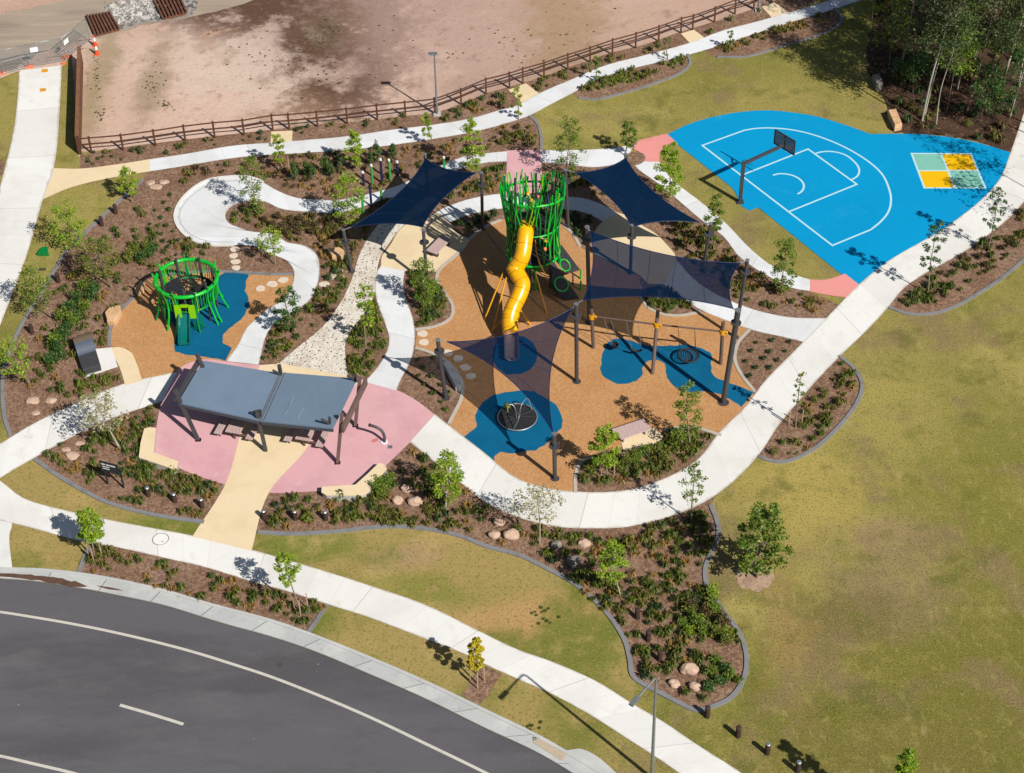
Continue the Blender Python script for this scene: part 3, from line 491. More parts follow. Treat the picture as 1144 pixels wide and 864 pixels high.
ribbon('footpath', [(480, 244), (490, 236), (505.5, 229), (532, 221), (558, 217), (590, 215), (624, 219.7), (652, 222), (675, 230), (691, 239)], [(496, 253), (503, 249), (520, 242), (540, 237), (558, 234), (590, 231), (624, 234), (652, 238), (668, 245), (680, 252)], 0.0325, M_PATH2)
ribbon('footpath', [(374, 225), (405.7, 218.7), (432, 212), (453, 204.5), (480, 190), (500, 182), (520, 175), (545, 171.5), (567, 169.5)], [(372, 239), (395, 235), (417.5, 227), (445, 219), (465, 210), (490, 199), (515, 189), (545, 182), (567, 181)], 0.0325, M_PATH2)
ribbon('footpath', [(604, 168.6), (646.5, 168), (691, 165), (708, 161)], [(604, 182), (630, 184), (665, 187.5), (700, 182)], 0.0325, M_PATH2)
ribbon('footpath', [(736, 168), (736.5, 181), (756.7, 206), (780, 223.6), (812, 251), (838, 278), (862, 297), (887, 307.5), (906, 313)], [(700, 172), (711, 188), (733, 204), (754, 221), (783, 246), (809, 265.6), (825, 286.5), (846, 302), (860, 310), (883, 322), (906, 326)], 0.0315, M_PATH2)
sheet('pink_path', [(566.5, 168.5), (604.6, 168), (606, 219), (565, 220)], 0.038, M_PINK, True, corner=20)
sheet('coral_path', [(707, 158.7), (745, 150), (755, 159), (744, 163), (738, 170), (736.5, 181.5), (720, 181), (717, 172), (708, 167)], 0.038, M_CORAL, True)
sheet('coral_path', [(905, 313), (923, 313), (944, 306.5), (959.5, 318.5), (945, 333), (923, 330), (905, 326.3)], 0.038, M_CORAL, True)
sheet('mulch_bed', [(704, 171), (712, 170), (719, 173), (720.5, 179), (715, 184), (706, 186), (699, 182), (699, 176)], 0.042, M_MULCH)
# looping ride track, dished concrete with a rolled rim
TO = [(372, 224.6), (359, 223.6), (332, 221.6), (309, 213), (294, 204.5), (278, 199), (252, 199), (231, 203), (212, 215), (199, 231), (196, 245), (203, 259), (216, 269), (235, 274), (262, 274.5), (280, 275), (296, 281), (309, 286.5), (320, 291.5), (328, 302), (327, 318), (318, 335), (300, 345), (286, 357), (275, 368), (267, 384), (253, 404)]
TI = [(372, 239.5), (345.6, 237.5), (314, 234), (296, 226), (284, 225), (274, 226), (266, 228), (259, 231), (254, 236), (252, 240), (252, 244), (254, 248), (258, 251), (262, 253), (270, 256), (280, 259), (293, 260.5), (306, 262), (322, 271.5), (340, 275), (353, 284), (357, 303), (353, 323), (343, 339), (322, 352), (303, 366), (289, 408)]
ribbon('ride_track', TO, TI, 0.034, M_PATH2, n=130)
edging('track_rim', TO[4:15], 0.22, 0.11, M_PATHN)
w_ = [(t[0] + (226 + 0 - t[0]) * 0 + 0, t[1]) for t in TO[5:14]]
paint('track_groove_shade', [(278, 203), (254, 203), (234, 207), (216, 218), (203, 233), (200.5, 245), (207, 257), (219, 266), (236, 270.5), (262, 271)], 0.07, 0.040, mat('groove_shadow_line', C(188, 192, 196)))  # flat grey strip: shading along the inner rim painted on
edging('sandstone_edge', [(309, 408), (389, 423)], 0.25, 0.06, M_SAND)

# court
COURT = [(745, 151), (770, 139), (809, 128.5), (835, 124.8), (860, 123.8), (884, 126), (909.6, 130), (944, 140), (972.5, 150.3), (996, 150), (1027.6, 150.5), (1080, 157), (1130, 171), (1119, 200), (1098, 224), (1054, 258), (991, 295), (975, 308), (959, 321), (941, 307.5), (893, 269), (847, 232), (838, 236), (829, 231), (820, 213), (800, 196), (755, 160)]
sheet('court_surface', COURT, 0.026, M_COURT, True, corner=35)
Z = 0.031
LW = 0.13
paint('court_line', [(831.6, 146.1), (784.5, 163.1), (929.9, 274.8), (972.9, 257.1)], LW, Z, M_CLINE, corner=5)
aa = [(831.6, 146.1), (845, 144), (862, 143.6), (884, 145.5), (906, 150.4), (930, 158.8), (953, 170), (974, 184), (986, 196), (993, 211), (995.3, 222), (993, 236), (984, 248), (972.9, 257.1)]
paint('court_line', aa, LW, Z, M_CLINE)
paint('court_line', [(827.7, 196.7), (902.7, 167.1), (957.2, 206.5), (881.7, 237)], LW, Z + 0.002, M_CLINE, corner=5)
q2 = lambda x, y: (860 + x / 7.15, 110 + y / 7.15)
paint('court_line', [q2(*a) for a in [(365, 443), (420, 430), (490, 428), (560, 440), (620, 465), (670, 505), (703, 545), (714, 585), (702, 620), (675, 642), (642, 655)]], LW, Z + 0.001, M_CLINE)
paint('court_line', [q2(*a) for a in [(25, 618), (70, 606), (130, 608), (190, 622), (240, 650), (268, 685), (270, 720), (250, 750), (222, 768)]], LW, Z, M_CLINE)
A, Bq, Cq, D = G(1018.3, 172.1), G(1084.4, 172.4), G(1100.8, 210.6), G(1032.7, 210.6)
bil = lambda u, v: (A * (1 - u) * (1 - v) + Bq * u * (1 - v) + Cq * u * v + D * (1 - u) * v)
for (u, v, m_) in ((0, 0, M_MINT), (0.5, 0, M_YEL), (0, 0.5, M_YEL), (0.5, 0.5, M_MINT)):
    c = [bil(u, v), bil(u + 0.5, v), bil(u + 0.5, v + 0.5), bil(u, v + 0.5)]
    me = bpy.data.meshes.new('four_square_panel'); me.from_pydata([(p.x, p.y, 0.0305) for p in c], [], [(3, 2, 1, 0)]); me.materials.append(m_)
    o = bpy.data.objects.new('four_square_panel', me); COL.objects.link(o); o['kind'] = 'structure'
V2 = lambda p: Vector((p.x, p.y))
paint_w('court_line', [V2(A), V2(Bq), V2(Cq), V2(D), V2(A)], LW, 0.034, M_CLINE)
paint_w('court_line', [V2(bil(0.5, 0)), V2(bil(0.5, 1))], LW, 0.0345, M_CLINE); paint_w('court_line', [V2(bil(0, 0.5)), V2(bil(1, 0.5))], LW, 0.035, M_CLINE)

# road, kerb and markings
KT = [(-60, 630), (0, 636.5), (45, 638), (85, 642), (118, 647), (184, 661.6), (236, 677), (300, 694), (344, 709), (416, 737.7), (482, 766.5), (547.5, 798), (599, 823), (640, 846), (690, 876), (760, 920)]
RE = [(-60, 641), (0, 647), (39, 650), (92, 658), (131, 665.5), (184, 677), (249, 697), (300, 711), (345.6, 726), (411, 753), (477, 782), (542, 814), (594, 838), (625.6, 855.7), (660, 878), (715, 920)]
sheet('road', RE + [(700, 1200), (-400, 1200), (-400, 620)], 0.010, M_ASPH, corner=60)
ribbon('kerb', KT, RE, 0.06, M_KERB, cover=False)
edging('kerb', KT, 0.18, 0.11, M_KERBN)
paint('gutter_line', [(p[0], p[1] + 0.5) for p in RE], 0.05, 0.064, mat('gutter_grime', C(120, 118, 114)))
sheet('kerb_ramp', [(598, 822.5), (630, 839), (650, 838), (692, 868), (720, 900), (735, 905), (752, 918), (700, 900), (672, 880), (640, 858)], 0.075, M_KERBN)
ML = mat('mulch_spill', C(104, 76, 62), [('noise', 3, C(84, 60, 50), 0.4, 0.7, 0.8, None), ('noise', 12, C(150, 120, 100), 0.58, 0.75, 0.5, None)], rough=0.95, bump=(12, 0.8, 0.03))
sheet('mulch_spill', [(-10, 641), (20, 642.5), (50, 645), (80, 650), (97, 655), (90, 657), (60, 653), (30, 647.5), (-10, 645)], 0.066, ML, wob=0.14)
sheet('mulch_spill', [(108, 655), (122, 657), (138, 660.5), (128, 660.6), (112, 656.8)], 0.066, ML, wob=0.08)
sheet('tan_tactile_pad', [(594, 830), (603, 825.5), (634, 844), (627, 851)], 0.085, mat('tan_concrete', C(198, 182, 158), [('noise', 5, C(180, 162, 140), 0.45, 0.7, 0.8, None)]))
paint('road_line', [(-60, 677), (0, 684), (26, 688), (79, 697), (131, 707.5), (210, 727), (262, 743), (300, 755.5), (345.6, 773), (411, 800.6), (477, 832), (542, 863.5), (620, 904)], 0.16, 0.015, M_LINE)
paint('road_line', [(134, 788), (170, 798.5), (205, 809.5)], 0.17, 0.015, M_LINE)
paint('road_line', [(-60, 835), (0, 845), (39, 854), (81, 864), (160, 888)], 0.16, 0.015, M_LINE)
# edging round beds
edging('edging', MAIN[:10] + [(12, 487)], 0.22, 0.07, M_EDGE)
edging('edging', MAIN[11:18], 0.24, 0.08, M_EDGE); edging('edging', MAIN[18:52], 0.24, 0.08, M_EDGE)
edging('edging', [(591.5, 130), (600, 138), (604, 150), (605, 168)], 0.2, 0.07, M_EDGE)
edging('edging', NE1[4:], 0.2, 0.07, M_EDGE); edging('edging', NE2[4:], 0.2, 0.07, M_EDGE)
edging('edging', [(993, 344), (1014.5, 351), (1041, 351), (1067, 343), (1093, 328.5), (1117, 313), (1144, 290.5), (1200, 240)], 0.22, 0.07, M_EDGE)
edging('edging', [(937, 398), (954, 412), (963, 430), (959.4, 446), (949, 463), (930.5, 484), (909.6, 502), (891, 512), (875.5, 516.5), (860, 515), (847, 510)], 0.22, 0.07, M_EDGE)
edging('edging', [(366, 676), (344, 708)], 0.22, 0.07, M_EDGE); edging('edging', [(99, 612), (88, 640)], 0.22, 0.07, M_EDGE)
for pts in ([(517, 279), (505.5, 289), (490, 303.6), (488.5, 315), (497.7, 328.5), (505.5, 341.6), (504, 355), (490, 364), (464, 369)],
            [(464, 389), (480, 394), (500, 405), (513, 420), (517, 438), (501.6, 474)], [(643, 551), (643, 535), (650, 516), (664, 511)], [(742, 482), (768, 477), (806, 487)],
            [(838, 368), (825, 383), (821, 402), (827, 417), (843, 438)], [(783, 349), (760, 353), (743, 352), (725, 345), (717, 334), (715, 320)],
            [(627, 250), (640, 262), (648, 276)], [(524, 268), (540, 255), (560, 246)]):
    edging('edging', pts, 0.2, 0.06, M_EDGEL)
for pts in ([(160, 318), (150, 332), (131, 352), (123, 370), (122, 387)], [(172, 310), (200, 306), (252, 304), (300, 307), (327, 307)]): edging('edging', pts, 0.22, 0.07, M_EDGE)

# ================================================================== THINGS
ZV = Vector((0, 0, 1))
def ordn(i): return ['first', 'second', 'third', 'fourth', 'fifth', 'sixth', 'seventh', 'eighth', 'ninth', 'tenth'][i]
def bez(pts, sub=6):                        # smooth 3-D line through points
    P = [Vector(p) for p in pts]; out = []
    for i in range(len(P) - 1):
        p0 = P[max(i - 1, 0)]; p1 = P[i]; p2 = P[i + 1]; p3 = P[min(i + 2, len(P) - 1)]
        for k in range(sub):
            t = k / sub; out.append(0.5 * ((2 * p1) + (p2 - p0) * t + (2 * p0 - 5 * p1 + 4 * p2 - p3) * t * t + (3 * p1 - p0 - 3 * p2 + p3) * t**3))
    out.append(P[-1]); return out

# ------------------------------------------------------------------ shade sails and their posts
def sail_post(base, top, r, label, split=None):
    base = G(*base); t = thing('sail_post', label, 'post', base, 'charcoal posts of the shade sails')
    ax = (top - base); u = ax.normalized()
    r *= 0.8; b = B()
    if split: b.tube([base, base + ax * split], r, 14); b.tube([base + ax * split, top], r * 0.68, 12)
    else: b.tube([base, top], r, 14)
    part('pole', b, M_STEEL, t)
    b = B(); b.disc(base + ZV * 0.02, r * 2.1, 0.035, 20); part('base_plate', b, M_STEEL, t)
    b = B(); cpos = top - u * 0.85; b.tube([cpos - u * 0.05, cpos + u * 0.02], [0.30, 0.30], 20, smooth=False); b.tube([cpos - u * 0.12, cpos - u * 0.05], [r * 1.15, 0.30], 20, smooth=False)
    part('collar', b, M_STEEL, t)
    b = B(); b.disc(top + u * 0.02, r * 1.15, 0.05, 14, u); part('cap', b, M_GALV, t)
    return top
def sail(corners, posts, label, m, sag=0.1, tri=False):
    c = [Vector(p) for p in corners]; N = 22
    ctr = sum(c, Vector()) / len(c)
    loc = Vector((ctr.x, ctr.y, min(p.z for p in c)))
    t = thing('shade_sail', label, 'shade sail', loc, 'navy shade sails over the playground')
    def edge(p, q, u):
        L = (q - p).length; mid = (p + q) / 2; inw = (ctr - mid); inw.normalize()
        return p.lerp(q, u) + inw * (L * sag * 4 * u * (1 - u))
    b = B(); vs = []
    if tri: c = [c[0], c[1], c[2], c[2]]
    for j in range(N + 1):
        v = j / N
        for i in range(N + 1):
            u = i / N
            P0 = edge(c[0], c[1], u); P1 = edge(c[3], c[2], u) if not tri else c[2]
            Q0 = edge(c[0], c[3], v); Q1 = edge(c[1], c[2], v)
            bl = c[0] * (1 - u) * (1 - v) + c[1] * u * (1 - v) + c[2] * u * v + c[3] * (1 - u) * v
            vs.append(P0 * (1 - v) + P1 * v + Q0 * (1 - u) + Q1 * u - bl)
    b.add(vs, [(j * (N + 1) + i, j * (N + 1) + i + 1, (j + 1) * (N + 1) + i + 1, (j + 1) * (N + 1) + i) for j in range(N) for i in range(N)], smooth=True)
    part('cloth', b, m, t)
    for i in ((6, 12, 18) if tri else (4, 9, 13, 18)):
        b = B(); b.tube([vs[j * (N + 1) + i] + Vector((0, 0, .006)) for j in range(N + 1)], 0.014, 4); part('seam', b, M_BPOLE, t)
    b = B(); n = 3 if tri else 4
    for k in range(n):
        p, q_ = c[k], c[(k + 1) % n]; b.tube([edge(p, q_, u / 14) for u in range(15)], 0.025, 5)
    part('hem', b, M_BPOLE, t)
    for p, po in zip(corners, posts):
        if (Vector(p) - po).length > 0.05:
            b = B(); b.tube([Vector(p), po], 0.03, 6); part('tensioner', b, M_GALV, t)
T = {}
def post_px(key, base, top, z, r, label, split=None): T[key] = sail_post(base, G(top[0], top[1], z), r, label, split)
post_px('1l', (393, 303.6), (383.4, 257), 2.95, 0.13, 'short leaning sail post beside the sandstone block left of the pebble creek')
post_px('1n', (477, 317), (473, 257.5), 3.95, 0.13, 'sail post standing beside the grey slatted platform bench')
post_px('1r', (539, 256), (538, 193.5), 4.3, 0.13, 'sail post left of the green climbing tower, behind the left sail tip')
post_px('1t', (478, 214), (474.8, 172.5), 2.95, 0.13, 'sail post mostly hidden behind the far corner of the upper left sail')
post_px('2l', (635, 255), (631.5, 190), 4.4, 0.13, 'sail post right of the green tower at the upper right sail')
post_px('2n', (704.3, 305), (706, 252), 3.75, 0.13, 'sail post on the sand coloured pad, seen through the long sail')
post_px('2r', (787, 291), (794, 250), 3.1, 0.13, 'short sail post in front of the young tree by the curved path')
post_px('2t', (700, 222), (699, 172.5), 3.6, 0.13, 'sail post hidden behind the far peak of the upper right sail')
post_px('3a', (658.5, 361), (656, 254), 7.2, 0.16, 'tallest dark sail post right of the climbing tower')
post_px('3b', (821, 377), (835, 291), 6.0, 0.14, 'slender sail post at the far right corner of the long sail')
post_px('3c', (808, 450), (824.5, 347), 6.8, 0.2, 'thick sail post standing in the blue rubber by the swings')
post_px('4a', (644.3, 426.6), (643.7, 340), 5.8, 0.15, 'sail post standing alone between slide exit and swings')
post_px('4b', (620, 535), (619, 485), 3.3, 0.15, 'shorter sail post near the carousel and the curved path')
post_px('4c', (498, 445), (489, 380), 4.6, 0.15, 'sail post in the small bed left of the stepping stones')
def lk(p, z, key): return G(p[0], p[1], z)
sail([lk((392, 254), 2.8, '1l'), lk((475.5, 177), 2.8, '1t'), lk((532, 193), 4.2, '1r'), lk((472, 254), 3.85, '1n')], [T['1l'], T['1t'], T['1r'], T['1n']], 'upper left navy shade sail over the head of the pebble creek', M_NAVY1, 0.09)
sail([lk((642, 193), 4.3, '2l'), lk((699, 176.5), 3.5, '2t'), lk((782, 249), 3.0, '2r'), lk((706, 254), 3.65, '2n')], [T['2l'], T['2t'], T['2r'], T['2n']], 'upper right navy shade sail beside the curved path to the court', M_NAVY1, 0.09)
sail([lk((659, 258), 7.05, '3a'), lk((827, 294), 5.9, '3b'), lk((819, 345), 6.7, '3c'), lk((651, 335.5), 5.7, '4a')], [T['3a'], T['3b'], T['3c'], T['4a']], 'long navy shade sail stretched above the swings', M_NAVY3, 0.075)
sail([lk((640, 344), 5.6, '4a'), lk((618, 484), 3.15, '4b'), lk((499, 382), 4.5, '4c')], [T['4a'], T['4b'], T['4c']], 'three cornered see-through shade sail over the slide exit', M_NAVY2, 0.085, tri=True)

# ------------------------------------------------------------------ picnic shelter
zl, zm, zr = 2.2, 2.45, 3.2
RL, FL, MR, MF = G(227, 403, zl), G(199, 450, zl), G(312, 417, zm), G(288.5, 469.5, zm)
MR2, MF2, RR, FR = G(315.5, 416.3, zm), G(291.5, 470.2, zm), G(399, 423, zr), G(372, 478.5, zr)
sh = thing('picnic_shelter', 'picnic shelter with blue grey two panel roof on leaning columns', 'shelter', Vector(((FL.x + FR.x) / 2, (FL.y + RR.y) / 2, 0)))
def slab(c, th):
    b = B(); n = [Vector((0, 0, -th))] * 4
    b.add([*c, *[p + Vector((0, 0, -th)) for p in c]], [(0, 1, 2, 3), (7, 6, 5, 4), (0, 4, 5, 1), (1, 5, 6, 2), (2, 6, 7, 3), (3, 7, 4, 0)]); return b
rp = part('roof', slab([FL, MF, MR, RL], 0.09), M_ROOF, sh, 'left roof panel')
rp2 = part('roof', slab([MF2, FR, RR, MR2], 0.09), M_ROOF, sh, 'right roof panel with faint ghost marks')
b = B(); b.beam(MF.lerp(MF2, 0.5) + ZV * -0.03, MR.lerp(MR2, 0.5) + ZV * -0.03, 0.1, 0.1); part('valley_gutter', b, M_GALV, sh)
b = B(); b.beam(MF2 + (FR - MF2) * 0.045 + ZV * 0.02, MR2 + (RR - MR2) * 0.045 + ZV * 0.02, 0.06, 0.03); part('valley_flashing', b, M_GALV, sh)
for (p, q_) in ((FL, MF), (MF2, FR), (RL, MR), (MR2, RR)):
    b = B(); b.beam(p + ZV * -0.17, q_ + ZV * -0.17, 0.1, 0.16); part('fascia', b, M_ROOFU, sh)
def column(base, tip, label=None, m=M_STEEL):
    b = B(); b.beam(base, tip, 0.2, 0.16, (0, 1, 0.2)); c = part('column', b, m, sh, label)
    b = B(); b.box(base + ZV * 0.015, (0.34, 0.3, 0.03)); part('base_plate', b, m, c); return tip
lean = G(195, 435, 2.95) - G(221.5, 492)
t1 = column(G(221.5, 492), G(195, 435, 2.95)); t2 = G(220, 396, 2.95); column(Vector((t2.x - lean.x, t2.y - lean.y, 0)), t2)
t3 = column(G(297, 504.5), G(286.8, 459, 2.95)); t4 = G(311.7, 408, 2.95); l2 = t3 - G(297, 504.5); column(Vector((t4.x - l2.x, t4.y - l2.y, 0)), t4)
t5 = column(G(377, 517.5), G(382, 463, 3.7), None, M_STEELB); t6 = column(G(397, 476), G(402, 421.5, 3.7), None, M_STEELB)
def rafter(p, q_, w, h, m): b = B(); b.beam(p, q_, w, h); part('rafter', b, m, sh)
rafter(FL.lerp(t1, 0.3) + Vector((-0.12, 0, -0.1)), RL.lerp(t2, 0.3) + Vector((-0.12, 0, -0.1)), 0.2, 0.3, M_STEEL)
rafter(MF + ZV * -0.3, MR + ZV * -0.3, 0.16, 0.3, M_STEEL)
rafter(FR + Vector((0.5, 0.1, -0.2)), RR + Vector((0.5, 0, -0.2)), 0.14, 0.5, M_STEELB)
for p in (MF + Vector((0.05, 0.25, 0.1)), MR + Vector((0.05, -0.2, 0.1)), FR + Vector((-0.25, 0.3, 0.1)), RR + Vector((-0.15, -0.2, 0.1))):
    b = B(); b.beam(p + Vector((-0.4, 0.1, 0.22)), p + Vector((0.05, 0, -0.02)), 0.14, 0.06); b.beam(p + Vector((0.06, 0, -0.05)), p + Vector((0.08, 0.05, 0.4)), 0.14, 0.08); part('roof_bracket', b, M_STEEL, sh)
# ghosted marks of the roof sheet fixings
for (px, py, L) in ((318, 463, 9), (333, 468, 6), (354, 470, 6), (322, 457, 3)):
    p = G(px, py, zm + (zr - zm) * (px - 291) / 90 + 0.012); d = (RR - FR).normalized()
    b = B()
    for k in range(L): b.beam(p + d * k * 0.16, p + d * (k * 0.16 + 0.09), 0.07, 0.012)
    part('roof_mark', b, MATS.get('roof_mark') or mat('roof_mark', C(142, 162, 184), rough=0.5), rp2)

# ------------------------------------------------------------------ picnic tables
ud = (RL - FL); ud.z = 0; ud.normalize(); vd = Vector((ud.y, -ud.x, 0))
def picnic(front, label):
    o = front + ud * 0.62; o.z = 0; t = thing('picnic_table', label, 'picnic table', o, 'picnic tables under the shelter')
    b = B()
    for k in range(6): b.box(o + vd * (-0.375 + 0.15 * k) + ZV * 0.74, (1.9, 0.13, 0.045), ud, vd)
    part('tabletop', b, M_SLAT, t)
    for s in (-1, 1):
        b = B()
        for k in range(3): b.box(o + vd * (s * 0.95 + (k - 1) * 0.15) + ZV * 0.45, (1.9, 0.13, 0.045), ud, vd)
        part('bench', b, M_SLAT, t)
    for s in (-1, 1):
        b = B(); c = o + ud * 0.65 * s
        b.beam(c + vd * -0.05 + ZV * 0.7, c + vd * -0.05 + ZV * 0.0, 0.1, 0.1, vd); b.beam(c - vd * 1.05 + ZV * 0.4, c + vd * 1.05 + ZV * 0.4, 0.08, 0.06); b.beam(c - vd * 0.4 + ZV * 0.69, c + vd * 0.4 + ZV * 0.69, 0.08, 0.05)
        for e in (-0.95, 0.95): b.beam(c + vd * e + ZV * 0.4, c + vd * e, 0.08, 0.08, vd)
        part('leg_frame', b, M_STEELB, t)
picnic(G(262, 479.5, 0.74), 'picnic table under the left half of the shelter roof')
picnic(G(340, 487.5, 0.74), 'picnic table under the right half of the shelter roof')

# ------------------------------------------------------------------ seat walls and benches
def seat_wall(px, label, h=0.46):
    top = [G(x, y, h) for x, y in px]; ctr = sum(top, Vector()) / len(top); ctr.z = 0
    t = thing('seat_wall', label, 'seat wall', ctr, 'concrete seat walls at the pink pad')
    b = B(); ins = [p.lerp(Vector((ctr.x, ctr.y, h)), 0.02) for p in top]; b.prism([(p.x, p.y) for p in ins], -0.02, h - 0.07); part('wall', b, M_WALL, t)
    b = B(); b.prism([(p.x, p.y) for p in top], h - 0.07, h); part('seat', b, M_SAND, t)
seat_wall([(161, 479), (167, 477.5), (174, 478), (173, 492), (171.5, 505.5), (186, 510.5), (199, 515.5), (198, 521), (194.5, 524.5), (173, 517), (155, 511), (157, 495)], 'cranked seat wall at the left edge of the pink pad')
seat_wall([(423, 517.5), (428, 518), (432, 523), (421, 538), (408.5, 552), (400, 553.5), (364, 553), (359, 550), (359.5, 544), (397, 541.5), (410, 530)], 'cranked seat wall at the right corner of the pink pad')
def slat_bench(px, h, label, plinth, n=7):
    c = [G(x, y, h) for x, y in px]; ctr = sum(c, Vector()) / 4; ctr.z = 0
    t = thing('slatted_bench', label, 'bench', ctr)
    b = B()
    for k in range(n):
        u0, u1 = (k + 0.06) / n, (k + 0.94) / n
        P = [c[0].lerp(c[1], u0), c[0].lerp(c[1], u1), c[3].lerp(c[2], u1), c[3].lerp(c[2], u0)]
        b.add([*P, *[p - ZV * 0.06 for p in P]], [(0, 1, 2, 3), (7, 6, 5, 4), (0, 4, 5, 1), (1, 5, 6, 2), (2, 6, 7, 3), (3, 7, 4, 0)])
    part('seat', b, M_SLAT, t)
    for f in (0.15, 0.85):
        b = B(); p0 = c[0].lerp(c[3], f); p1 = c[1].lerp(c[2], f); P0 = p0.lerp(p1, 0.08); P1 = p0.lerp(p1, 0.92)
        b.beam(P0 - ZV * (h * 0.5 + 0.03), P1 - ZV * (h * 0.5 + 0.03), 0.18, h - 0.07); part('plinth', b, plinth, t)
slat_bench([(493, 262.5), (504.5, 267), (487.4, 284), (476, 279.5)], 0.45, 'wide grey slatted platform bench on the left sand coloured pad', M_STEEL)
slat_bench([(683, 479.5), (694, 491), (728.5, 479), (718.7, 467.7)], 0.45, 'grey slatted bench backing onto the planted island by the curved path', M_WALL, 6)

# stone log seat and stone blocks
def block(px, z, h, label, name='stone_block', cat='stone block', m=M_STONE, rot=0):
    top = [G(x, y, h) for x, y in px]; ctr = sum(top, Vector()) / len(top); ctr.z = 0
    b = B(); n = len(top); rr = random.Random(int(px[0][0]))
    lv = []
    for (zz, k) in ((-0.05, 1.0), (h * 0.5, 1.03), (h - 0.05, 1.0), (h, 0.93)):
        lv.append([Vector((ctr.x + (p.x - ctr.x) * (k + rr.uniform(-.02, .02)), ctr.y + (p.y - ctr.y) * (k + rr.uniform(-.02, .02)), zz + rr.uniform(-.01, .015))) for p in top])
    vs = [p for l in lv for p in l]; fs = [(a * n + i, a * n + (i + 1) % n, (a + 1) * n + (i + 1) % n, (a + 1) * n + i) for a in range(3) for i in range(n)] + [tuple(range(3 * n, 4 * n))]
    b.add(vs, fs); return single(name, b, m, ctr, label, cat)
block([(992, 122.5), (1001, 121), (1008, 138), (1000, 140)], 0, 0.55, 'long sawn sandstone block at the corner of forest and court')
block([(975, 83), (982, 81.5), (987, 92), (980, 95)], 0, 0.6, 'weathered grey stone block in tree shade at the forest edge', m=M_GROCK)
block([(117, 349), (123, 341.5), (134, 341), (135, 347), (127, 359), (119.5, 358)], 0, 0.45, 'pale sandstone block beside the orange rubber left of the small tower')
block([(366, 277.5), (379, 276), (384, 279), (383, 286), (371, 286)], 0, 0.5, 'sandstone block at the foot of the short left sail post')
block([(150, 322), (157, 313), (162, 315), (160, 322), (153, 326)], 0, 0.4, 'sandstone block half hidden behind the small green tower')
block([(494, 404), (501, 402), (517, 424), (515, 432), (509, 432)], 0, 0.4, 'long stone slab seat in sail shade beside the stepping stones', 'stone_slab', 'stone seat', M_WALL)

# ------------------------------------------------------------------ large climbing tower
ct = G(596, 312); tw = thing('climbing_tower', 'tall green basket shaped climbing tower with yellow tube slide', 'climbing tower', ct)
RP = [(1.7, 1.66), (2.6, 1.56), (3.6, 1.50), (4.6, 1.56), (5.6, 1.72), (6.6, 1.86), (7.5, 1.96)]
def rad(z):
    for (a, ra), (c_, rc) in zip(RP, RP[1:]):
        if z <= c_: return ra + (rc - ra) * (z - a) / (c_ - a)
    return RP[-1][1]
def cyl(a, r, z): return Vector((ct.x + r * math.cos(a), ct.y + r * math.sin(a), z))
tilt = lambda a: -0.42 * math.sin(a)
R1 = random.Random(3)
for k in range(98):
    a = 2 * math.pi * (k + R1.uniform(-0.4, 0.4)) / 98; deg = math.degrees(a) % 360
    if 250 < deg < 282: z0 = 5.4
    elif 285 < deg < 312 and k % 2: continue
    else: z0 = R1.uniform(1.7, 2.7)
    z1 = 6.65 + tilt(a) + R1.uniform(0.0, 0.85); sw = 0.22 * math.sin(k * .55) + R1.uniform(-0.2, 0.2)
    pts = [cyl(a + sw * (z - 4.4) / 3 + 0.03 * math.sin(z * 2 + k), rad(z) + 0.09 * math.sin(k * 1.7 + z * 1.3), z) for z in np.linspace(z0, z1, 9)]
    b = B(); b.tube(pts, 0.042, 6); m = R1.choices([M_GREEN, M_DGREEN, M_LIME], [0.42, 0.46, 0.12])[0]
    part('pole', b, m, tw, 'lime green pole' if m is M_LIME else None)
for (z, r, th, tl) in ((6.5, 1.9, 0.075, 1), (4.35, 1.58, 0.05, 0.2), (2.2, 1.62, 0.07, 0)):
    b = B(); b.tube([cyl(a, r, z + tilt(a) * tl) for a in np.linspace(0, 2 * math.pi, 49)], th, 8, cap=False); part('hoop', b, M_GREEN, tw)
for k in range(6):
    a = math.radians(60 * k + 20); b = B(); b.tube([cyl(a, 1.35, 0), cyl(a, 1.35, 7.05)], 0.075, 10); part('post', b, M_STEEL, tw)
for z, lab in ((2.15, 'lower black deck'), (4.3, 'upper black deck')):
    b = B(); b.prism([(cyl(math.radians(60 * k + 20), 1.55, 0).x, cyl(math.radians(60 * k + 20), 1.55, 0).y) for k in range(6)], z - 0.08, z); part('deck', b, M_BLACK, tw, lab)
b = B()
for k in range(12):
    a = math.radians(30 * k); b.tube([cyl(a, 1.6, 4.5), cyl(a, 1.82, 6.4 + tilt(a))], 0.018, 4)
for z in (4.9, 5.4, 5.9): b.tube([cyl(a, rad(z) - 0.08, z) for a in np.linspace(0, 2 * math.pi, 31)], 0.015, 4, cap=False)
part('rope_net', b, M_NET, tw)
for (a, z, m, s) in ((100, 5.5, M_YLEG, .16), (92, 5.0, M_YLEG, .13), (75, 5.3, M_ORANGE, .14), (60, 4.9, M_YLEG, .12), (300, 3.9, M_YLEG, .12), (306, 4.6, M_YLEG, .1), (298, 3.3, M_ORANGE, .12)):
    b = B(); b.rock(cyl(math.radians(a), 1.45, z), (s, s, s), int(a)); part('climbing_hold', b, m, tw)
b = B(); p = G(598, 301, 1.7)
for k in range(6): b.tube([p, p + Vector((math.cos(k * 1.05), math.sin(k * 1.05), 0.15)) * 0.5], 0.05, 6)
b.tube([p, Vector((p.x, p.y, 0))], 0.07, 8); part('net_anchor', b, M_GREEN, tw)
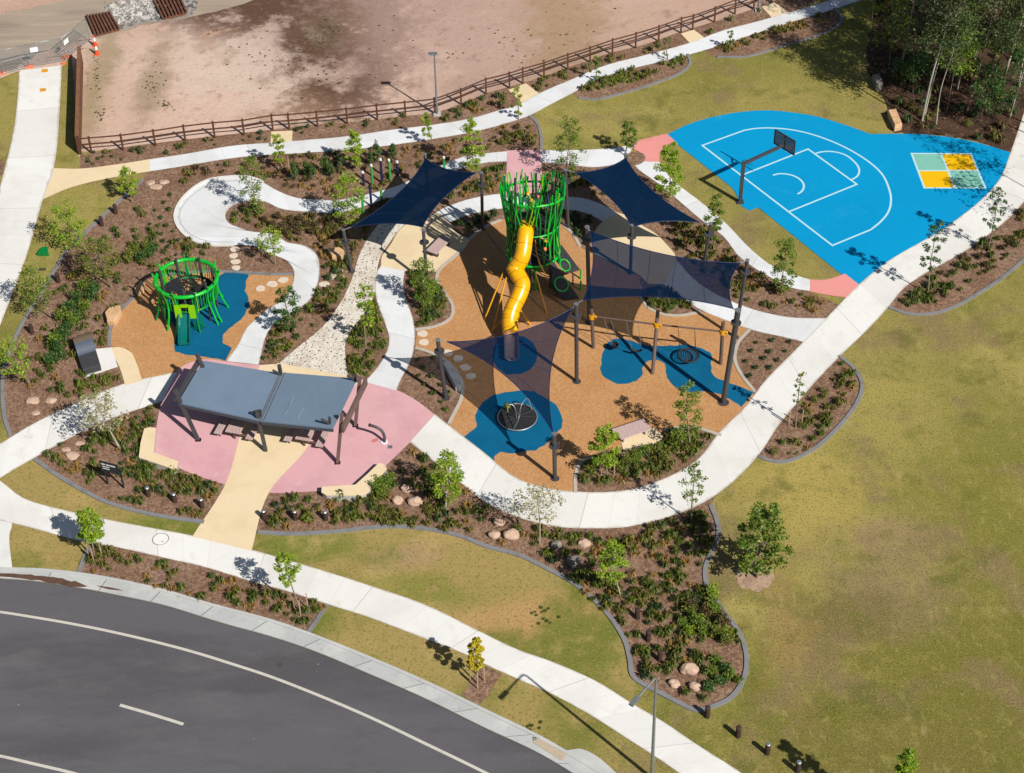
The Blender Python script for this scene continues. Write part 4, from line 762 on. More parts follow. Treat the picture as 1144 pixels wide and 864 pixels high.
# tube slide
SP = [G(588, 251, 5.0), G(587, 262, 4.75), G(584, 284, 3.95), G(579.5, 294, 3.45), G(575.5, 301, 3.1), G(580, 310, 2.85), G(583.5, 318, 2.6), G(580, 330, 2.2), G(574, 342, 1.75), G(570.5, 352, 1.4), G(569.5, 362, 1.05), G(570.5, 372, 0.75)]
sl = part('tube_slide', (lambda b: (b.tube(bez(SP, 6), 0.49, 22), b)[1])(B()), M_YTUBE, tw)
sp_ = bez(SP, 6); b = B()
for i in range(3, len(sp_) - 2, 6):
    d = (sp_[i + 1] - sp_[i - 1]).normalized(); b.ring(sp_[i], 0.495, 0.014, d, 24, 5)
part('seam', b, M_YSEAM, sl)
for i in (24, 54):
    d = (sp_[i + 1] - sp_[i - 1]).normalized(); b = B(); b.tube([sp_[i] - d * 0.09, sp_[i] + d * 0.09], 0.53, 22, cap=False); part('flange', b, M_YTUBE, sl)
CH_ = bez([G(570.3, 368, 0.85), G(571, 378, 0.55), G(571.5, 388, 0.42), G(571.8, 399, 0.40)], 5); b = B(); vs = []; n = 10
for i, p in enumerate(CH_):
    d = (CH_[min(i + 1, len(CH_) - 1)] - CH_[max(i - 1, 0)]).normalized(); sx = d.cross(ZV).normalized(); up = sx.cross(d)
    for k in range(n + 1):
        t = math.pi * k / n; vs.append(p + sx * 0.42 * math.cos(t) - up * (0.34 * math.sin(t) - 0.05))
m_ = len(CH_)
b.add(vs, [(i * (n + 1) + k, i * (n + 1) + k + 1, (i + 1) * (n + 1) + k + 1, (i + 1) * (n + 1) + k) for i in range(m_ - 1) for k in range(n)], smooth=True)
chute = part('slide_exit', b, M_CHUTE, tw)
b = B(); b.tube([vs[i * (n + 1)] for i in range(m_)] , 0.03, 6); b.tube([vs[i * (n + 1) + n] for i in range(m_)], 0.03, 6); b.tube([vs[(m_ - 1) * (n + 1) + k] for k in range(n + 1)], 0.03, 6)
part('rim', b, M_GALV, chute)
b = B(); e = CH_[-2]; b.box(Vector((e.x, e.y, 0.06)), (0.3, 0.3, 0.12)); part('foot', b, M_STEEL, chute)
for (f, t_, z) in (((541, 358), (562, 305), 2.7), ((550, 371), (566, 309), 2.7), ((593, 364), (577, 340), 1.6), ((611, 351), (598, 304), 1.9), ((589, 337), (586, 318), 2.2), ((549, 370), (567, 352), 1.2)):
    b = B(); b.tube([G(*f), G(t_[0], t_[1], z)], 0.05, 8); part('slide_leg', b, M_YLEG, tw)
for pts in ([(597, 262, 3.8), (599, 280, 3.0), (603, 295, 2.4), (609, 306, 1.8)], [(545, 262, 2.2), (555, 275, 2.2), (562, 283, 2.2)]):
    b = B(); b.tube(bez([G(*p) for p in pts]), 0.05, 8); part('handrail', b, M_YLEG if pts[0][0] > 590 else M_STEEL, tw)
# black climbing ramps with green hoops
def plate(c, th, m, nm, lab=None):
    b = B(); nn = (c[1] - c[0]).cross(c[3] - c[0]).normalized() * th
    b.add([*c, *[p - nn for p in c]], [(0, 1, 2, 3), (7, 6, 5, 4), (0, 4, 5, 1), (1, 5, 6, 2), (2, 6, 7, 3), (3, 7, 4, 0)]); return part(nm, b, m, tw, lab)
c1 = [G(626.6, 274, 2.2), G(647.5, 302, 0.9), G(634, 306, 0.95), G(620, 291, 1.9)]
c2 = [G(617, 291, 1.9), G(647, 334, 0.06), G(631, 336, 0.06), G(615, 322, 0.9)]
plate(c1, 0.06, M_BLACK, 'climbing_ramp', 'upper black rubber ramp'); plate(c2, 0.06, M_BLACK, 'climbing_ramp', 'lower black rubber ramp')
for (x, y, z, R, cc) in ((630, 297, 1.45, 0.38, c1), (626.5, 318, 0.85, 0.45, c2)):
    nn = (cc[1] - cc[0]).cross(cc[3] - cc[0]).normalized(); b = B(); b.ring(G(x, y, z) + nn * (0.1 if nn.z > 0 else -0.1), R, 0.045, nn, 28, 8); part('ramp_ring', b, M_GREEN, tw)
for (x, y) in ((648.8, 312), (648.8, 325)):
    p = G(x, y); b = B(); b.tube([p, p + ZV * 0.75], 0.06, 8); part('ramp_post', b, M_GREEN, tw)
for (x, y) in ((640, 318), (622, 330)):
    p = G(x, y); b = B(); b.tube([p, p + ZV * 0.9], 0.05, 8); part('ramp_leg', b, M_STEEL, tw)

# ------------------------------------------------------------------ small climbing tower
cg = G(208, 311, 2.6); c0 = Vector((cg.x, cg.y, 0)); tw2 = thing('toddler_tower', 'small round green climbing tower with teal slide', 'climbing tower', c0)
def cy2(a, r, z): return Vector((c0.x + r * math.cos(a), c0.y + r * math.sin(a), z))
full = np.linspace(0, 2 * math.pi, 49)
b = B(); b.tube([cy2(a, 1.86, 2.6) for a in full], 0.12, 10, cap=False); part('hoop', b, M_GREEN, tw2)
b = B(); b.tube([cy2(a, 1.72, 1.35) for a in full], 0.06, 8, cap=False); part('hoop', b, M_DGREEN, tw2)
b = B()
for k in range(64):
    a = 2 * math.pi * k / 64
    if 262 < math.degrees(a) < 282: continue
    b.tube([cy2(a, 1.78, 1.3), cy2(a, 1.84, 2.6)], 0.022, 5)
part('balustrade', b, M_GREEN, tw2)
for k in (3, 14, 25, 36, 44, 52):
    a = 2 * math.pi * (k + .5) / 64; b = B(); b.tube([cy2(a, 1.78, 1.2), cy2(a, 1.9, 2.85)], 0.03, 6); part('picket', b, M_LIME, tw2, 'lime green picket')
for k in range(7):
    a = math.radians(51.4 * k + 15); b = B(); b.tube([cy2(a, 1.6, 0), cy2(a, 1.62, 3.0)], 0.08, 10); part('post', b, M_STEEL, tw2)
for i, dg in enumerate((8, 35, 100, 150, 178, 205, 232, 255, 292, 318, 335)):
    a = math.radians(dg); o = 0.08 * math.sin(i * 2.3)
    b = B(); b.tube(bez([cy2(a, 2.05, 2.95), cy2(a, 1.92, 2.55), cy2(a + o * .4, 1.78, 1.7), cy2(a + o, 1.95, 0.8), cy2(a + o, 2.25, 0)], 4), 0.06, 8); part('curved_leg', b, (M_GREEN, M_GREEN, M_DGREEN)[i % 3], tw2)
b = B()                                     # black rope floor with open segments
for r in (0.25, 0.6, 0.95, 1.3, 1.62): b.tube([cy2(a, r, 1.4 + 0.1 * r) for a in full[::2]], 0.035, 5, cap=False)
for k in range(16): b.tube([cy2(2 * math.pi * k / 16, 0.1, 1.4), cy2(2 * math.pi * k / 16, 1.75, 1.58)], 0.03, 5)
for k in range(3):
    a0 = k * 2.1; b.add([cy2(a0, 0.5, 1.42), cy2(a0, 1.7, 1.55), cy2(a0 + .45, 1.7, 1.55), cy2(a0 + .9, 1.7, 1.55), cy2(a0 + 0.9, 0.5, 1.42)], [(0, 1, 2, 3, 4)])
part('rope_floor', b, M_NET, tw2)
b = B()
for dx in (-0.42, 0.42): b.box(cy2(math.radians(270), 1.82, 1.45) + Vector((dx, 0, 0)), (0.4, 0.06, 1.0))
b.box(cy2(math.radians(270), 1.82, 1.9) , (0.5, 0.06, 0.2)); part('front_panel', b, M_LIME, tw2, 'lime green front panel around the slide mouth')
b = B()
for k in range(7): b.tube([cy2(math.radians(283 + 3 * k), 1.95, 0.05), cy2(math.radians(283 + 3 * k), 1.85, 1.0)], 0.025, 5)
part('ladder', b, M_DGREEN, tw2)
b = B(); b.prism([(cy2(math.radians(195), 1.85, 0).x, cy2(math.radians(195), 1.85, 0).y), (cy2(math.radians(225), 1.9, 0).x, cy2(math.radians(225), 1.9, 0).y), (cy2(math.radians(225), 1.8, 0).x, cy2(math.radians(225), 1.8, 0).y), (cy2(math.radians(195), 1.75, 0).x, cy2(math.radians(195), 1.75, 0).y)], 0.05, 1.3); part('climbing_wall', b, M_DGREEN, tw2)
S0 = bez([G(206, 346, 1.25), G(206, 353, 1.1), G(206, 366, 0.6), G(206, 378, 0.28), G(206, 385, 0.22)], 5); b = B(); vs = []
pr = [(-0.36, 0.24), (-0.30, 0.24), (-0.26, 0.02), (0.26, 0.02), (0.30, 0.24), (0.36, 0.24), (0.36, -0.05), (-0.36, -0.05)]
for i, p in enumerate(S0):
    d = (S0[min(i + 1, len(S0) - 1)] - S0[max(i - 1, 0)]).normalized(); sx = d.cross(ZV).normalized(); up = sx.cross(d)
    for (x, y) in pr: vs.append(p + sx * x + up * y)
nn = len(pr); b.add(vs, [(i * nn + k, i * nn + (k + 1) % nn, (i + 1) * nn + (k + 1) % nn, (i + 1) * nn + k) for i in range(len(S0) - 1) for k in range(nn)] + [tuple(range(nn)), tuple(range((len(S0) - 1) * nn, len(S0) * nn))])
part('slide', b, M_TEAL, tw2)

# ------------------------------------------------------------------ swing frame
sb = [G(663, 389), G(729, 418), G(805, 407)]; tops = [G(660.5, 343, 3.3), G(735, 347, 3.5), G(808, 360, 3.5)]
sw = thing('swing_frame', 'long swing frame of three brown posts with yellow brackets', 'swing', Vector((8.5, 81.8, 0)))
for p, t_ in zip(sb, tops):
    b = B(); b.tube([p, t_], 0.11, 12); part('post', b, M_STEELB, sw)
pb = [p.lerp(t_, 0.78) for p, t_ in zip(sb, tops)]
for p in pb:
    b = B(); b.tube([p - ZV * 0.16, p + ZV * 0.12], 0.18, 12); b.tube([p + Vector((0.05, -0.05, 0)), p + Vector((0.25, -0.15, 0.06))], 0.09, 8); part('bracket', b, M_YLEG, sw)
for p, q_ in ((pb[0], pb[1]), (pb[1], pb[2])):
    b = B(); b.tube([p, q_], 0.055, 10); part('crossbar', b, M_STEELB, sw)
def bar_at(i, u): return pb[i].lerp(pb[i + 1], u)
def hang(p, q_, r=0.016):
    b = B(); b.tube([p, q_], r, 5); return b
s1 = thing('baby_swing', 'black bucket swing seat hanging in the left swing bay', 'swing seat', G(687, 386, 0.5))
c = G(687, 386, 0.5); b = B(); b.tube([c + ZV * -0.12, c + ZV * 0.12], [0.18, 0.24], 12, cap=False); b.disc(c - ZV * 0.12, 0.18, 0.03, 12); part('bucket_seat', b, M_BLACK, s1)
for s in (-0.2, 0.2): part('chain', hang(bar_at(0, 0.24 + s * .25), c + Vector((s, 0, 0.12))), M_GALV, s1)
c = G(711, 392, 0.5); s2 = thing('belt_swing', 'black belt swing seat hanging beside the middle swing post', 'swing seat', c)
b = B(); b.tube(bez([c + Vector((-0.3, 0.05, 0.1)), c + Vector((0, 0, -0.05)), c + Vector((0.3, -0.05, 0.1))], 4), 0.07, 8); part('belt', b, M_BLACK, s2)
for s in (-0.3, 0.3): part('chain', hang(bar_at(0, 0.62 + s * .3), c + Vector((s, -s * .15, 0.1))), M_GALV, s2)
c = G(769, 397, 0.5); s3 = thing('basket_swing', 'round basket swing hanging in the right swing bay', 'swing seat', c)
b = B(); b.ring(c, 0.62, 0.06, (0, 0, 1), 36, 8); part('rim', b, M_BLACK, s3)
b = B()
for k in range(-4, 5):
    h_ = math.sqrt(max(0.36 - (k * 0.13)**2, 0)); b.tube([c + Vector((k * .13, -h_, -.02)), c + Vector((k * .13, h_, -.02))], 0.014, 4); b.tube([c + Vector((-h_, k * .13, -.02)), c + Vector((h_, k * .13, -.02))], 0.014, 4)
part('net', b, M_NET, s3)
for sx_ in (-0.45, 0.45):
    for sy_ in (-0.42, 0.42): part('rope', hang(bar_at(1, 0.45 + sx_ * 0.28), c + Vector((sx_, sy_, 0)), 0.014), M_NET, s3)

# carousel
c = G(578, 468.5); ca = thing('carousel', 'round black carousel with bent white grab bars on blue rubber', 'carousel', c)
b = B(); b.disc(c + ZV * 0.14, 1.12, 0.08, 40); part('platform', b, M_BLACK, ca)
b = B(); b.ring(c + ZV * 0.17, 1.13, 0.045, (0, 0, 1), 44, 6); part('rim', b, M_GALV, ca)
b = B()
for k in range(12): b.tube([c + Vector((math.cos(k * .5236) * .2, math.sin(k * .5236) * .2, .19)), c + Vector((math.cos(k * .5236) * 1.05, math.sin(k * .5236) * 1.05, .19))], 0.012, 4)
part('tread_lines', b, M_STEEL, ca)
for a, lead in ((0.5, 0.9), (2.2, 0.75), (4.4, 0.8)):
    d = Vector((math.cos(a), math.sin(a), 0)); e = Vector((-d.y, d.x, 0)); b = B()
    b.tube(bez([c + d * 0.15 + ZV * .18, c + d * 0.2 + ZV * .7, c + d * 0.45 + e * .15 + ZV * .95, c + d * lead + e * .35 + ZV * .9, c + d * 1.0 + e * .1 + ZV * .2], 5), 0.026, 7); part('grab_bar', b, M_GALV, ca)
b = B(); b.disc(c + Vector((-0.55, 0.45, 0.62)), 0.17, 0.05, 14); b.tube([c + Vector((-0.55, 0.45, .18)), c + Vector((-.55, .45, .62))], 0.04, 6); part('seat', b, mat('olive_seat_plastic', C(150, 150, 60), rough=.5), ca, 'small yellow green seat')

# ------------------------------------------------------------------ basketball goal
pbase = G(826.7, 226.1); ptp = G(830.9, 181.3, 3.2)
bb = thing('basketball_goal', 'basketball goal with dark arm and glass backboard on the blue court', 'basketball hoop', pbase)
b = B(); b.beam(pbase, ptp, 0.22, 0.22, (0, 1, 0)); part('post', b, M_STEEL, bb)
b = B(); b.box(pbase + ZV * 0.04, (0.5, 0.5, 0.03)); part('base_plate', b, M_STEEL, bb)
bl, br_ = G(865.2, 160.3, 2.95), G(886.6, 173, 2.95); wdir = (br_ - bl).normalized(); fw = Vector((-wdir.y, wdir.x, 0))
if fw.dot(bl - ptp) < 0: fw = -fw
bc = (bl + br_) / 2
armend = bc + ZV * 0.35 - fw * 0.1
b = B(); b.beam(ptp + ZV * -0.12, armend - fw * 0.5, 0.16, 0.2); b.beam(armend - fw * 0.55, armend, 0.14, 0.14); b.beam(armend - fw * 0.5 + ZV * -.05, bc + ZV * 0.85 - fw * 0.06, 0.08, 0.08); part('arm', b, M_STEEL, bb)
b = B(); hw = 0.9; H0, H1 = 2.95, 4.0
MG = mat('backboard_glass', C(120, 140, 158), rough=0.1, spec=0.6)
ntg = MG.node_tree; tr = ntg.nodes.new('ShaderNodeBsdfTransparent'); tr.inputs[0].default_value = (.75, .82, .85, 1); mxs = ntg.nodes.new('ShaderNodeMixShader'); mxs.inputs[0].default_value = 0.35
ntg.links.new(ntg.nodes['Principled BSDF'].outputs[0], mxs.inputs[1]); ntg.links.new(tr.outputs[0], mxs.inputs[2]); ntg.links.new(mxs.outputs[0], ntg.nodes['Material Output'].inputs[0])
cc = Vector((bc.x, bc.y, (H0 + H1) / 2)); b.box(cc, (1.8, 0.02, 1.05), wdir, fw); pn = part('backboard', b, MG, bb)
b = B()
for s in (-1, 1): b.beam(cc + wdir * 0.9 * s - ZV * .525, cc + wdir * .9 * s + ZV * .525, 0.07, 0.07, fw); b.beam(cc - wdir * .9 + ZV * .525 * s, cc + wdir * .9 + ZV * .525 * s, 0.07, 0.07)
b.beam(cc - ZV * .52, cc + ZV * .52, 0.1, 0.06, fw); part('frame', b, M_STEEL, pn)
b = B(); rc = bc + fw * 0.38; rc.z = 3.05; b.ring(rc, 0.23, 0.018, (0, 0, 1), 24, 6); b.beam(bc + ZV * .1, bc + fw * .16 + ZV * .1, .12, .06); part('hoop', b, M_CONE, bb)
b = B()
for k in range(12):
    a = k * .5236; b.tube([rc + Vector((math.cos(a) * .22, math.sin(a) * .22, 0)), rc + Vector((math.cos(a + .3) * .13, math.sin(a + .3) * .13, -.42))], 0.008, 4)
part('net', b, M_WHITE, bb)

# ------------------------------------------------------------------ lamps
def park_light(px, label, z=4.9):
    p = G(*px); t = thing('park_light', label, 'lamp post', p, 'slim grey park lights')
    b = B(); b.box(p + ZV * 0.05, (0.5, 0.5, 0.14)); part('footing', b, M_WALL, t)
    b = B(); b.tube([p + ZV * .1, p + ZV * 1.2, p + ZV * z], [0.085, 0.075, 0.05], 12); part('pole', b, M_GALV, t)
    b = B(); b.box(p + Vector((-0.1, 0.02, z + .04)), (0.62, 0.3, 0.09)); h = part('lamp_head', b, M_GALV, t)
    b = B(); b.box(p + Vector((-0.12, 0.02, z - .02)), (0.4, 0.2, 0.03)); part('lens', b, M_WHITE, h)
park_light((488.5, 128.5), 'grey park light behind the rail fence bend above the back path')
park_light((847, 12), 'grey park light cut off by the top of the picture')
p = Vector((6.2, 51.9, 0)); top = G(733, 757, 7.7); p = Vector((top.x, top.y, 0)) + (G(728.6, 868) - Vector((top.x, top.y, 0))) * 0.8
sl_ = thing('street_light', 'tall grey street light with bent arm by the lower footpath', 'street light', p)
b = B(); b.tube([p, p.lerp(top, .5), top - ZV * .15], [0.095, 0.075, 0.05], 12); part('pole', b, M_GALV, sl_)
b = B(); b.disc(p + ZV * .03, .22, .06, 16); part('base_plate', b, M_GALV, sl_)
en = G(707.5, 785, 7.7); b = B(); b.tube(bez([top - ZV * .2, top + (en - top) * .06 + ZV * .02, top.lerp(en, .35) + ZV * .02, en.lerp(top, .1)], 5), 0.05, 8); part('arm', b, M_GALV, sl_)
b = B(); d = (en - top).normalized(); b.box(en - d * .1, (.6, .22, .09), d, d.cross(ZV)); part('lamp_head', b, M_GALV, sl_)

# ------------------------------------------------------------------ fences
z1_ = lambda x, y: (x / 3.813, y / 3.813)
fp = [z1_(*a) for a in [(345, 657), (390, 652), (525, 641), (662, 622), (790, 602), (915, 587), (1040, 577)]] + [(280 + a / 3.813, b_ / 3.813) for a, b_ in [(95, 556), (165, 552), (285, 541), (412, 528), (540, 512), (660, 500), (785, 486), (897, 446), (1003, 401), (1103, 376)]] + [(560 + a / 3.813, b_ / 3.813) for a, b_ in [(35, 376), (92, 356), (182, 331), (283, 296), (378, 266), (473, 233), (572, 206), (670, 176), (765, 141), (815, 129), (908, 96), (995, 61), (1075, 41), (1150, 12)]] + [(880, -7), (905, -18), (935, -30)]
FW = [G(*a) for a in fp]; fe = thing('rail_fence', 'brown post and rail fence along the dirt lot', 'fence', FW[0])
for w in FW:
    b = B(); b.box(w + ZV * 0.66, (0.12, 0.12, 1.36)); part('post', b, M_TIMB, fe)
for zz in (1.22, 0.72):
    for i in range(len(FW) - 1):
        b = B(); b.beam(FW[i] + ZV * zz, FW[i + 1] + ZV * zz, 0.05, 0.09); part('rail', b, M_TIMB, fe)
A0, A1 = G(89, 172.5), G(91.5, 72); sf = thing('timber_fence', 'solid brown timber fence between the wide path and dirt lot', 'fence', A0)
dv = (A1 - A0); n = 9
for k in range(n + 1):
    pp = A0 + dv * k / n; b = B(); b.box(pp + ZV * .72, (0.14, 0.14, 1.46)); part('post', b, M_TIMB, sf)
for k, zz in enumerate((0.16, 0.38, 0.6, 0.82, 1.04, 1.26)):
    b = B(); b.beam(A0 + ZV * zz + Vector((.1, 0, 0)), A1 + ZV * zz + Vector((.1, 0, 0)), 0.05, 0.19); part('board', b, (M_TIMBL, M_TIMB)[k % 2], sf)
b = B(); b.beam(A0 + ZV * 1.48 + Vector((.04, 0, 0)), A1 + ZV * 1.48 + Vector((.04, 0, 0)), 0.26, 0.05); part('capping', b, M_TIMBL, sf)
# temporary mesh fence panels and their feet
MW = mat('fence_wire', C(128, 132, 134), rough=0.5)
ntm = MW.node_tree; tr = ntm.nodes.new('ShaderNodeBsdfTransparent'); mxs = ntm.nodes.new('ShaderNodeMixShader')
tc = ntm.nodes.new('ShaderNodeNewGeometry'); sep = ntm.nodes.new('ShaderNodeSeparateXYZ'); ntm.links.new(tc.outputs['Position'], sep.inputs[0])
def wire(sock, spc, w):
    md = ntm.nodes.new('ShaderNodeMath'); md.operation = 'PINGPONG'; md.inputs[1].default_value = spc / 2; ntm.links.new(sock, md.inputs[0])
    lt = ntm.nodes.new('ShaderNodeMath'); lt.operation = 'LESS_THAN'; lt.inputs[1].default_value = w; ntm.links.new(md.outputs[0], lt.inputs[0]); return lt.outputs[0]
mxm = ntm.nodes.new('ShaderNodeMath'); mxm.operation = 'MAXIMUM'; ntm.links.new(wire(sep.outputs[0], 0.09, 0.009), mxm.inputs[0]); ntm.links.new(wire(sep.outputs[2], 0.16, 0.012), mxm.inputs[1])
ntm.links.new(mxm.outputs[0], mxs.inputs[0]); ntm.links.new(tr.outputs[0], mxs.inputs[1]); ntm.links.new(ntm.nodes['Principled BSDF'].outputs[0], mxs.inputs[2]); ntm.links.new(mxs.outputs[0], ntm.nodes['Material Output'].inputs[0])
tf = [G(-34, 97), G(3, 84), G(32, 76.5), G(73.5, 69), G(101, 46)]
for i, (lab, sg) in enumerate((('mesh fence panel at the left picture edge', 0), ('mesh fence panel left of the path end, with no sign', 0), ('mesh fence panel across the path end with white sign', 1), ('mesh fence panel leading to the rusted grids with white sign', 1))):
    p, q_ = tf[i], tf[i + 1]; p = p.lerp(q_, .02); q_ = q_.lerp(p, .02); ln = 1.95
    t = thing('mesh_fence_panel', 'temporary wire ' + lab, 'fence panel', p, 'temporary wire fence panels')
    b = B(); up = Vector((0, 0, ln)); b.tube([p + ZV * .12, p + up, q_ + up, q_ + ZV * .12], 0.022, 6); b.tube([p + ZV * .15, q_ + ZV * .15], 0.018, 6); b.tube([p + ZV * 1.05, q_ + ZV * 1.05], 0.014, 6); part('frame', b, M_GALV, t)
    b = B(); b.add([p + ZV * .16, q_ + ZV * .16, q_ + up, p + up], [(0, 1, 2, 3)]); part('wire_mesh', b, MW, t)
    b = B(); mid = p.lerp(q_, .72 if i else .5); b.beam(mid + up * .5, mid + up * .5 + Vector((.45, 1.05, -.95)), .03, .03); part('brace', b, M_GALV, t)
    if sg:
        dd = (q_ - p).normalized(); b = B(); b.box(p.lerp(q_, .12 if i == 2 else .04) + ZV * 1.45 - Vector((0, .04, 0)) + dd * .3, (0.55, 0.012, 0.38), dd, dd.cross(ZV)); part('sign', b, M_WHITE, t)
for i, (pp, lab) in enumerate(((G(2, 83), 'orange plastic fence foot nearest the left picture edge'), (G(33, 75.5), 'orange plastic fence foot at the left corner of the path end'), (G(74.5, 65), 'orange plastic fence foot beside the top of the timber fence'), (G(71.5, 72), 'small orange fence foot at the right corner of path end'))):
    b = B(); s = 0.5 if i == 3 else 1
    b.box(pp + ZV * .08, (.62 * s, .28 * s, .15), (1, .25, 0), (-.25, 1, 0)); b.box(pp + ZV * .18, (.3 * s, .2 * s, .08), (1, .25, 0), (-.25, 1, 0))
    single('fence_foot', b, M_ORANGE, pp, lab, 'fence foot', 'orange feet of the temporary fence')
for (px, lab, h) in (((108.5, 61), 'orange traffic cone nearest the timber fence corner', 0.95), ((106.5, 51.5), 'orange and white traffic cone beside the rusted grid', 0.95)):
    p = G(*px); t = thing('traffic_cone', lab, 'traffic cone', p, 'traffic cones by the rusted grids')
    b = B(); b.box(p + ZV * .03, (.38, .38, .06)); part('base', b, M_CONE, t)
    b = B(); b.tube([p + ZV * .06, p + ZV * h], [.15, .04], 14); part('cone', b, M_CONE, t)
    b = B(); b.tube([p + ZV * h * .45, p + ZV * h * .75], [.155 - .11 * .42, .155 - .11 * .7], 14, cap=False); part('reflective_band', b, M_WHITE, t)
# rusted shaker grids
for (c4, lab) in ((((97, 17), (122, 13.5), (133, 32), (106.5, 39)), 'rusted steel shaker grid nearest the traffic cones'), (((172, 0), (200, -5), (208.5, 13.5), (182, 20)), 'rusted steel shaker grid cut off by the top of the picture')):
    P = [G(x, y, .2) for x, y in c4]; ct_ = sum(P, Vector()) / 4; ct_.z = 0; t = thing('shaker_grid', lab, 'steel grid', ct_, 'rusted steel vehicle shaker grids')
    for k in range(8):
        u = k / 7; b = B(); b.beam(P[0].lerp(P[1], u), P[3].lerp(P[2], u), .14, .14); part('bar', b, M_RUST, t)
    b = B()
    for v in (0, .33, .66, 1): b.beam(P[0].lerp(P[3], v) - ZV * .12, P[1].lerp(P[2], v) - ZV * .12, .1, .1)
    part('cross_member', b, M_RUST, t)
b = B(); R2 = random.Random(5)
for k in range(900):
    u, v = R2.random(), R2.random(); x = 120 + 72 * u; y = 4 + 26 * v - 14 * u
    if 170 < x < 200 and R2.random() < .8: continue
    p = G(x + R2.uniform(-4, 4), y); s = R2.uniform(.05, .16); b.rock(p + ZV * s * .3, (s, s * R2.uniform(.7, 1), s * .7), k, sub=1)
single('crushed_rock_pile', b, mat('rubble_stone', C(206, 202, 196), [('cellcolor', 2.5, C(132, 128, 126), .95)], rough=.9), G(150, 15), 'loose pale crushed rock between the two rusted grids', 'rubble', kind='stuff')

# ------------------------------------------------------------------ wave lounger, sign, fountain, small fittings
sbp = [G(108.8, 392), G(124.5, 389.3), G(131, 410), (G(93, 422.6))]; bk0 = G(84, 381); 
b = B(); b.prism([(p.x, p.y) for p in (G(106, 391), G(124.5, 389), G(131.5, 410), G(93.5, 422.8), G(90.5, 417))], -.02, .06); single('concrete_slab', b, M_SLAB, G(112, 406), None, None, kind='structure')
f0, f1 = G(94, 420.5), G(113.8, 414.8); k0, k1 = G(82, 385), G(102.5, 378)
lo = thing('wave_lounger', 'grey curved wave shaped lounger on a white concrete slab', 'lounger', (f0 + f1 + k0 + k1) / 4)
prof = [(0.0, 0.07), (0.0, 0.40), (0.06, 0.46), (0.22, 0.46), (0.40, 0.48), (0.47, 0.55), (0.54, 0.70), (0.60, 0.80), (0.68, 0.85), (0.80, 0.84), (0.92, 0.72), (1.0, 0.5)]
def sweep(pf, inset=0.0):
    vs = []; 
    for (u, z) in pf:
        a = f0.lerp(k0, u); c_ = f1.lerp(k1, u); vs += [Vector((a.x, a.y, z)), Vector((c_.x, c_.y, z))]
    n = len(pf); fs = [(2 * i, 2 * i + 2, 2 * i + 3, 2 * i + 1) for i in range(n - 1)] + [tuple(2 * i for i in range(n - 1, -1, -1)), tuple(2 * i + 1 for i in range(n))]
    b = B(); b.add(vs, fs); return b
def curvep(lo_i, hi_i):
    pts = bez([(u, 0, z) for u, z in prof[lo_i:hi_i + 1]], 3); return [(p.x, p.z) for p in pts]
part('seat', sweep([(0, .05)] + [(0, .44), (.03, .47), (.2, .46), (.4, .48), (.43, .5)] + [(.43, .05)]), M_STEEL, lo, 'dark flat seat section')
part('backrest', sweep([(.433, .05)] + curvep(4, 8)[2:] + [(.68, .05)]), M_LOUNGE, lo, 'glossy grey arched section tinted for reflected sky')
part('back_panel', sweep([(.683, .05), (.683, .85)] + curvep(8, 11)[1:-1] + [(1.0, .05)]), M_TAN, lo, 'rear section coloured tan for reflected ground')
# park name sign
sp0 = G(129, 545); COVER.append(np.array([(sp0.x - 1.0, sp0.y - .5), (sp0.x + .9, sp0.y - .8), (sp0.x + .9, sp0.y + .5), (sp0.x - 1.0, sp0.y + .8)]))
pl, pr_ = G(120.5, 541), G(138.5, 545.5); dd = (pr_ - pl).normalized(); nrm = Vector((dd.y, -dd.x, 0))
sg = thing('park_sign', 'dark park name sign with white lettering on two posts', 'sign', (pl + pr_) / 2)
for p in (pl, pr_):
    b = B(); b.box(p + ZV * .75, (.08, .08, 1.5)); part('post', b, M_SIGN, sg)
tl, tr_ = G(114, 513.5, 1.75), G(133, 519.5, 1.75); mid = (pl + pr_) / 2; wd_ = 1.12
b = B(); pc = Vector((mid.x, mid.y, 1.45)) + nrm * .08 - dd * .1; b.box(pc, (wd_, .06, .72), dd, nrm); pan = part('panel', b, M_SIGN, sg)
b = B()
def words(x0, x1, z, h, seed):
    rr = random.Random(seed); x = x0
    while x < x1 - .02:
        w = rr.uniform(.025, .045); b.box(pc + dd * (x + w / 2) + nrm * .034 + ZV * z, (w, .006, h * rr.uniform(.75, 1)), dd, nrm); x += w + (.012 if rr.random() < .86 else .05)
words(-.46, .42, .2, .1, 1); words(-.4, .02, .03, .07, 2); words(-.42, .0, -.12, .07, 4); part('lettering', b, M_WHITE, pan)
# drinking fountain
p = G(429.5, 494.5); df = thing('drinking_fountain', 'grey bent arm drinking fountain on the pink pad', 'fountain', p)
b = B(); b.tube([p, p + ZV * .06], .2, 16, smooth=False); part('base_plate', b, M_WHITE, df)
b = B(); b.tube(bez([p, p + Vector((.02, .02, .45)), p + Vector((-.12, .12, .8)), p + Vector((-.42, .2, 1.0)), p + Vector((-.78, .3, 1.08))], 5), .085, 10); part('arm', b, M_STEEL, df)
b = B(); e = p + Vector((-.78, .3, 1.08)); b.disc(e + ZV * .0, .1, .1, 12, (-1, .35, .1)); part('spout', b, M_BLACK, df)
b = B(); dp = G(436, 499.5, .05); b.prism([(dp.x - .12, dp.y - .12), (dp.x + .12, dp.y - .12), (dp.x + .12, dp.y + .12), (dp.x - .12, dp.y + .12)], .0, .062); single('drain_grate', b, M_GALV, Vector((dp.x, dp.y, 0)), 'small grey drain grate beside the drinking fountain', 'drain')
